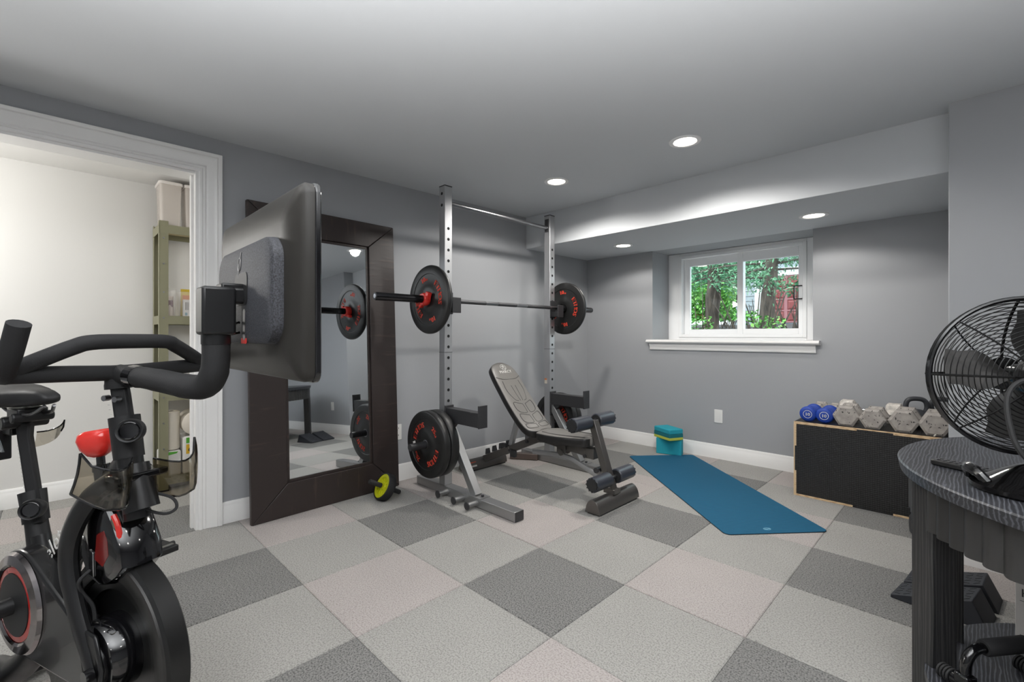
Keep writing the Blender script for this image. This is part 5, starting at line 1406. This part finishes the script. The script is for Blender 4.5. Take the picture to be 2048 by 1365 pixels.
def pushup(label, loc, yaw):
    t_ = thing('push_up_bar', label, 'push up bar', loc, yaw)
    z = .115
    for s_ in (-1, 1):
        a = MB(); a.tube(spline([(.062 * s_, 0, z), (.095 * s_, 0, z - .004), (.118 * s_, 0, z - .03), (.122 * s_, 0, .045)], 6), .0125, 14); a.build('upright', GLOSS, t_)
        a = MB(); a.cyl((.122 * s_, -.05, .0215), (.122 * s_, .05, .0215), .017, 16)
        ft = a.build('foot_tube', GLOSS, t_)
        for yy in (-1, 1):
            a = MB()
            for q in range(4): a.tube([(.122 * s_, yy * (.03 + .008 * q), .0215), (.122 * s_, yy * (.0345 + .008 * q), .0215)], .0205, 16)
            a.build('ribbed_end', RUBBER, ft)
        a = MB(); a.box((.122 * s_, 0, .036), (.034, .034, .03)); a.build('socket', GLOSS, t_, bevel=.004)
    a = MB(); a.tube([(-.068, 0, z), (-.064, 0, z), (.064, 0, z), (.068, 0, z)], [.018, .0205, .0205, .018], 18); a.build('foam_grip', FOAM, t_)
pushup('black push up bar with foam grip on the lower shelf, the one behind', (.062, 1.80, SZ + .001), R(52))
pushup('black push up bar with foam grip on the lower shelf, the one in front', (.215, 1.665, SZ + .001), R(-8))

# ---------------------------------------------------------------- storage shelf behind the doorway
OLIVE = mat('olive_green_steel', (144, 142, 116), 0.45)
BOARD = mat('pale_chipboard', (222, 208, 168), 0.7, var=(60, .08))
SHX0, SHX1, SHY0, SHY1 = -4.285, -4.0, .53, 1.42
shf = thing('shelving_unit', 'olive green metal shelving unit in the white storage room', 'shelf', (0, 0, 0))
LV = (.075, .665, 1.205, 1.845)
for x, nx_ in ((SHX1, -1), (SHX0, 1)):
    for y, ny_ in ((SHY0, 1), (SHY1, -1)):
        a = MB(); a.box2((x, y, .004), (x + nx_ * .0025, y + ny_ * .052, 1.90)); a.box2((x, y, .004), (x + nx_ * .045, y + ny_ * .0025, 1.90)); po = a.build('post', OLIVE, shf)
        a = MB(); a.box2((x - nx_ * .002, y - ny_ * .002, 0), (x + nx_ * .05, y + ny_ * .056, .012)); a.build('foot_cap', RUBBER, po)
        if x == SHX1 and y == SHY0:
            for z in (.30, .48, .66, .84, 1.02, 1.22, 1.40, 1.6, 1.78):
                a = MB(); a.cyl((x, y + .025, z), (x + .003, y + .025, z), .006, 8); a.build('rivet', STEEL, po)
for z in LV:
    for x, nx_ in ((SHX1, -1), (SHX0, 1)):
        a = MB(); a.box2((x - nx_ * 0.0015, SHY0 + .004, z - .03), (x + nx_ * .0015, SHY1 - .004, z + .03)); a.build('beam', OLIVE, shf)
    for y, ny_ in ((SHY0, 1), (SHY1, -1)):
        a = MB(); a.box2((SHX0 + .004, y - ny_ * .0015, z - .03), (SHX1 - .004, y + ny_ * .0015, z + .03)); a.build('side_beam', OLIVE, shf)
    a = MB(); a.box2((SHX0 + .006, SHY0 + .006, z + .008), (SHX1 - .006, SHY1 - .006, z + .02)); a.build('shelf_board', BOARD, shf)
SB = [z + .0205 for z in LV]
CLEAR = frosted('clear_plastic', (240, 232, 224), .42)
BINP = frosted('clear_bin_plastic', (244, 240, 236), .16)
LIDM = mat('white_lid', (232, 226, 220), .4)
def bin_(label, x, y, z, w, d, h, lid=True, cat='container', name='storage_container'):
    t_ = thing(name, label, cat, (x, y, z))
    th = .003; a = MB(); k = .88
    o_ = [(w / 2, d / 2), (-w / 2, d / 2), (-w / 2, -d / 2), (w / 2, -d / 2)]
    def sec(sc, zz): return [(p[0] * sc, p[1] * sc, zz) for p in rrect(w, d, .02, 4)]
    a.loft([sec(k, .001), sec(1, h), sec(.975, h), sec(k * .97, .004)], caps=True); a.build('clear_body', CLEAR if lid else BINP, t_, sharp=50)
    if lid:
        a = MB(); a.prism(rrect(w + .012, d + .012, .022, 4), h + .001, h + .022); a.build('lid', LIDM, t_, bevel=.004)
    return t_
bin_('clear plastic canister with white lid on the top shelf, the left one', -4.10, .598, SB[3], .19, .128, .295)
bin_('clear plastic canister with white lid on the top shelf, the middle one', -4.10, .744, SB[3], .19, .128, .295)
bin_('clear plastic canister on the top shelf, right one behind the door frame', -4.10, .89, SB[3], .19, .128, .295)
# open bins on the middle shelf with pantry items
bin_('open clear bin of bags at the left end of the middle shelf', -4.09, .594, SB[2], .16, .075, .20, False, 'bin', 'storage_bin')
bin_('open clear bin of cartons on the middle shelf, beside the door frame', -4.09, .765, SB[2], .16, .24, .185, False, 'bin', 'storage_bin')
def solid(name, lo, hi, rgb, label, cat, bev=.003):
    a = MB(); a.box2(lo, hi); o = a.build(name, mat('col_%d_%d_%d' % rgb, rgb, .5), None, bevel=bev); return tag(o, label, cat)
z = SB[2] + .005
def pouch(x, y, w, d, h, rgb, label, cat='pouch', top=None):
    t_ = thing('snack_pouch', label, cat, (x, y, z)); a = MB()
    secs = []
    for f, kw, kd in ((0, 1, .8), (.15, 1.0, 1.0), (.6, .96, .75), (.9, .95, .25), (1, .95, .06)):
        secs.append([(p[0], p[1], f * h) for p in rrect(d * kd, w * kw, min(d * kd, w * kw) * .45, 3)])
    a.loft(secs); a.build('pouch_body', mat('col_%d_%d_%d' % rgb, rgb, .45), t_, sharp=60)
    if top:
        a = MB(); a.box((d * .36, 0, h * .62), (.004, w * .7, h * .32)); a.build('pouch_print', mat('col_%d_%d_%d' % top, top, .5), t_, bevel=.002)
    return t_
pouch(-4.085, .597, .055, .08, .15, (226, 214, 206), 'crumpled pale bag in the left bin of the middle shelf', top=(122, 78, 104))
pouch(-4.085, .695, .06, .04, .205, (226, 196, 62), 'yellow snack pouch with green and orange print in the middle shelf bin', top=(224, 128, 46))
pouch(-4.085, .80, .05, .04, .185, (62, 42, 38), 'dark brown pouch at the right of the middle shelf bin')
def carton(lo, hi, rgb, label, strips):
    t_ = thing('carton', label, 'carton', ((lo[0] + hi[0]) / 2, (lo[1] + hi[1]) / 2, lo[2])); h_ = hi[2] - lo[2]; w_ = hi[1] - lo[1]; d_ = hi[0] - lo[0]
    a = MB(); a.box2((-d_ / 2, -w_ / 2, 0), (d_ / 2, w_ / 2, h_)); a.build('carton_body', mat('col_%d_%d_%d' % rgb, rgb, .5), t_, bevel=.002)
    for (a0, a1, b0, b1, c_) in strips:
        a = MB(); a.box2((d_ / 2 - .0004, -w_ / 2 + w_ * a0, h_ * b0), (d_ / 2 + .0006, -w_ / 2 + w_ * a1, h_ * b1)); a.build('printed_strip', mat('col_%d_%d_%d' % c_, c_, .5), t_)
carton((-4.05, .672, z), (-4.026, .722, z + .125), (226, 226, 226), 'white medicine carton with dark print in the middle shelf bin', [(.25, .4, .4, .85, (96, 96, 100)), (.5, .62, .4, .85, (110, 112, 116)), (.75, .9, .6, .85, (70, 74, 80)), (.2, .5, .08, .25, (96, 150, 170))])
carton((-4.05, .725, z), (-4.03, .745, z + .12), (206, 216, 224), 'pale carton with a blue stripe in the middle shelf bin', [(.2, .7, .1, .95, (116, 152, 186))])
bt = thing('pill_bottle', 'small orange pill bottle with white cap in the middle shelf bin', 'bottle', (-4.042, .770, z))
a = MB(); a.lathe([(0, 0), (.02, 0), (.021, .004), (.021, .075), (.018, .08), (0, .08)], 20); a.build('bottle_body', mat('orange_plastic', (222, 122, 44), .3), bt)
a = MB(); a.lathe([(.0225, .081), (.0225, .1), (0, .101)], 20); a.lathe([(0, .081), (.0225, .081)], 20); a.build('cap', LIDM, bt)
a = MB(); a.lathe([(.0213, .02), (.0213, .065)], 20); a.build('bottle_label', LIDM, bt)
tb = solid('blue_carton', (-4.12, .70, SB[1] ), (-4.02, .86, SB[1] + .12), (38, 108, 176), 'bright blue carton on the third shelf, behind the handlebar', 'carton')
# paper rolls and packs on the bottom shelf
PAPER = mat('white_paper', (236, 228, 214), .85, bump=(90, .2, .002))
TUBE = mat('cardboard_core', (70, 58, 48), .8)
def roll(name, label, loc, r, h, axis=None):
    t_ = thing(name, label, 'paper roll', loc)
    if axis: t_.rotation_euler = axis
    a = MB(); a.lathe([(.02, 0), (r - .008, 0), (r, .006), (r, h - .006), (r - .008, h), (.02, h), (.02, 0)], 36); a.build('paper', PAPER, t_, sharp=50)
    a = MB(); a.lathe([(.0198, .001), (.0198, h - .001), (.0185, h - .001), (.0185, .001), (.0198, .001)], 18); a.build('core', TUBE, t_)
    a = MB(); a.lathe([(0, h * .3), (.0184, h * .3), (.0184, h * .31), (0, h * .31)], 14); a.build('core_shade', TUBE, t_)
roll('paper_towel_roll', 'white paper towel roll standing upright at the left end of the bottom shelf', (-4.08, .605, SB[0] + .182), .055, .275)
roll('paper_towel_roll', 'big white paper roll lying on the yellow banded pack, its core facing out', (-4.215, .748, SB[0] + .272 + .088), .086, .2, (0, R(90), 0))
def pack(label, lo, hi, yellow):
    t_ = thing('paper_pack', label, 'pack', ((lo[0] + hi[0]) / 2, (lo[1] + hi[1]) / 2, lo[2])); d_, w_, h_ = hi[0] - lo[0], hi[1] - lo[1], hi[2] - lo[2]
    a = MB(); a.box2((-d_ / 2, -w_ / 2, 0), (d_ / 2, w_ / 2, h_)); a.build('pack_wrap', mat('glossy_white_wrap', (232, 230, 226), .35), t_, bevel=.018, seg=4)
    G_ = mat('green_print', (92, 178, 62), .4)
    a = MB(); a.prism([(-w_ / 2 + .02, h_ * .82), (w_ / 2 - .03, h_ * .88), (w_ / 2 - .02, h_ * .95), (-w_ / 2 + .02, h_ * .97)], 0, .001, Matrix.Translation((d_ / 2, 0, 0)) @ Matrix.Rotation(R(90), 4, 'Z') @ Matrix.Rotation(R(90), 4, 'X')); a.build('green_band', G_, t_)
    if yellow:
        a = MB(); a.box2((d_ / 2 - .001, -w_ / 2 + .02, h_ * .54), (d_ / 2 + .0012, w_ / 2 - .02, h_ * .79)); a.build('yellow_band', mat('yellow_print', (232, 186, 52), .4), t_)
        Tt = Matrix.Translation((d_ / 2 + .0016, -w_ / 2 + .075, h_ * .60)) @ Matrix.Rotation(R(90), 4, 'Z') @ Matrix.Rotation(R(90), 4, 'X')
        a = MB(); letters(a, '6=18', .042, Tt, bold=.001); letters(a, 'TH', .03, Tt @ Matrix.Translation((.072, .012, 0)), bold=.001); a.build('pack_lettering', mat('dark_print', (52, 40, 30), .5), t_)
        a = MB(); Tq = Matrix.Translation((d_ / 2 + .001, -w_ / 2 + .085, h_ * .27)) @ Matrix.Rotation(R(90), 4, 'Z') @ Matrix.Rotation(R(90), 4, 'X')
        a.tube([tuple(Tq @ Vector((.022 * math.cos(q), .022 * math.sin(q), 0))) for q in [2 * PI * i / 16 for i in range(16)]], .006, 6, closed=True); a.tube([tuple(Tq @ Vector((x_, y_, 0))) for x_, y_ in ((.02, .0), (.06, .004), (.1, 0))], .007, 6); a.build('green_print', G_, t_)
    return t_
pack('white wrapped paper pack with green print under the standing towel roll', (-4.2, .54, SB[0]), (-4.02, .662, SB[0] + .18), False)
pack('white wrapped roll pack with a yellow 6=18 band and green print', (-4.21, .667, SB[0]), (-4.01, 1.0, SB[0] + .27), True)
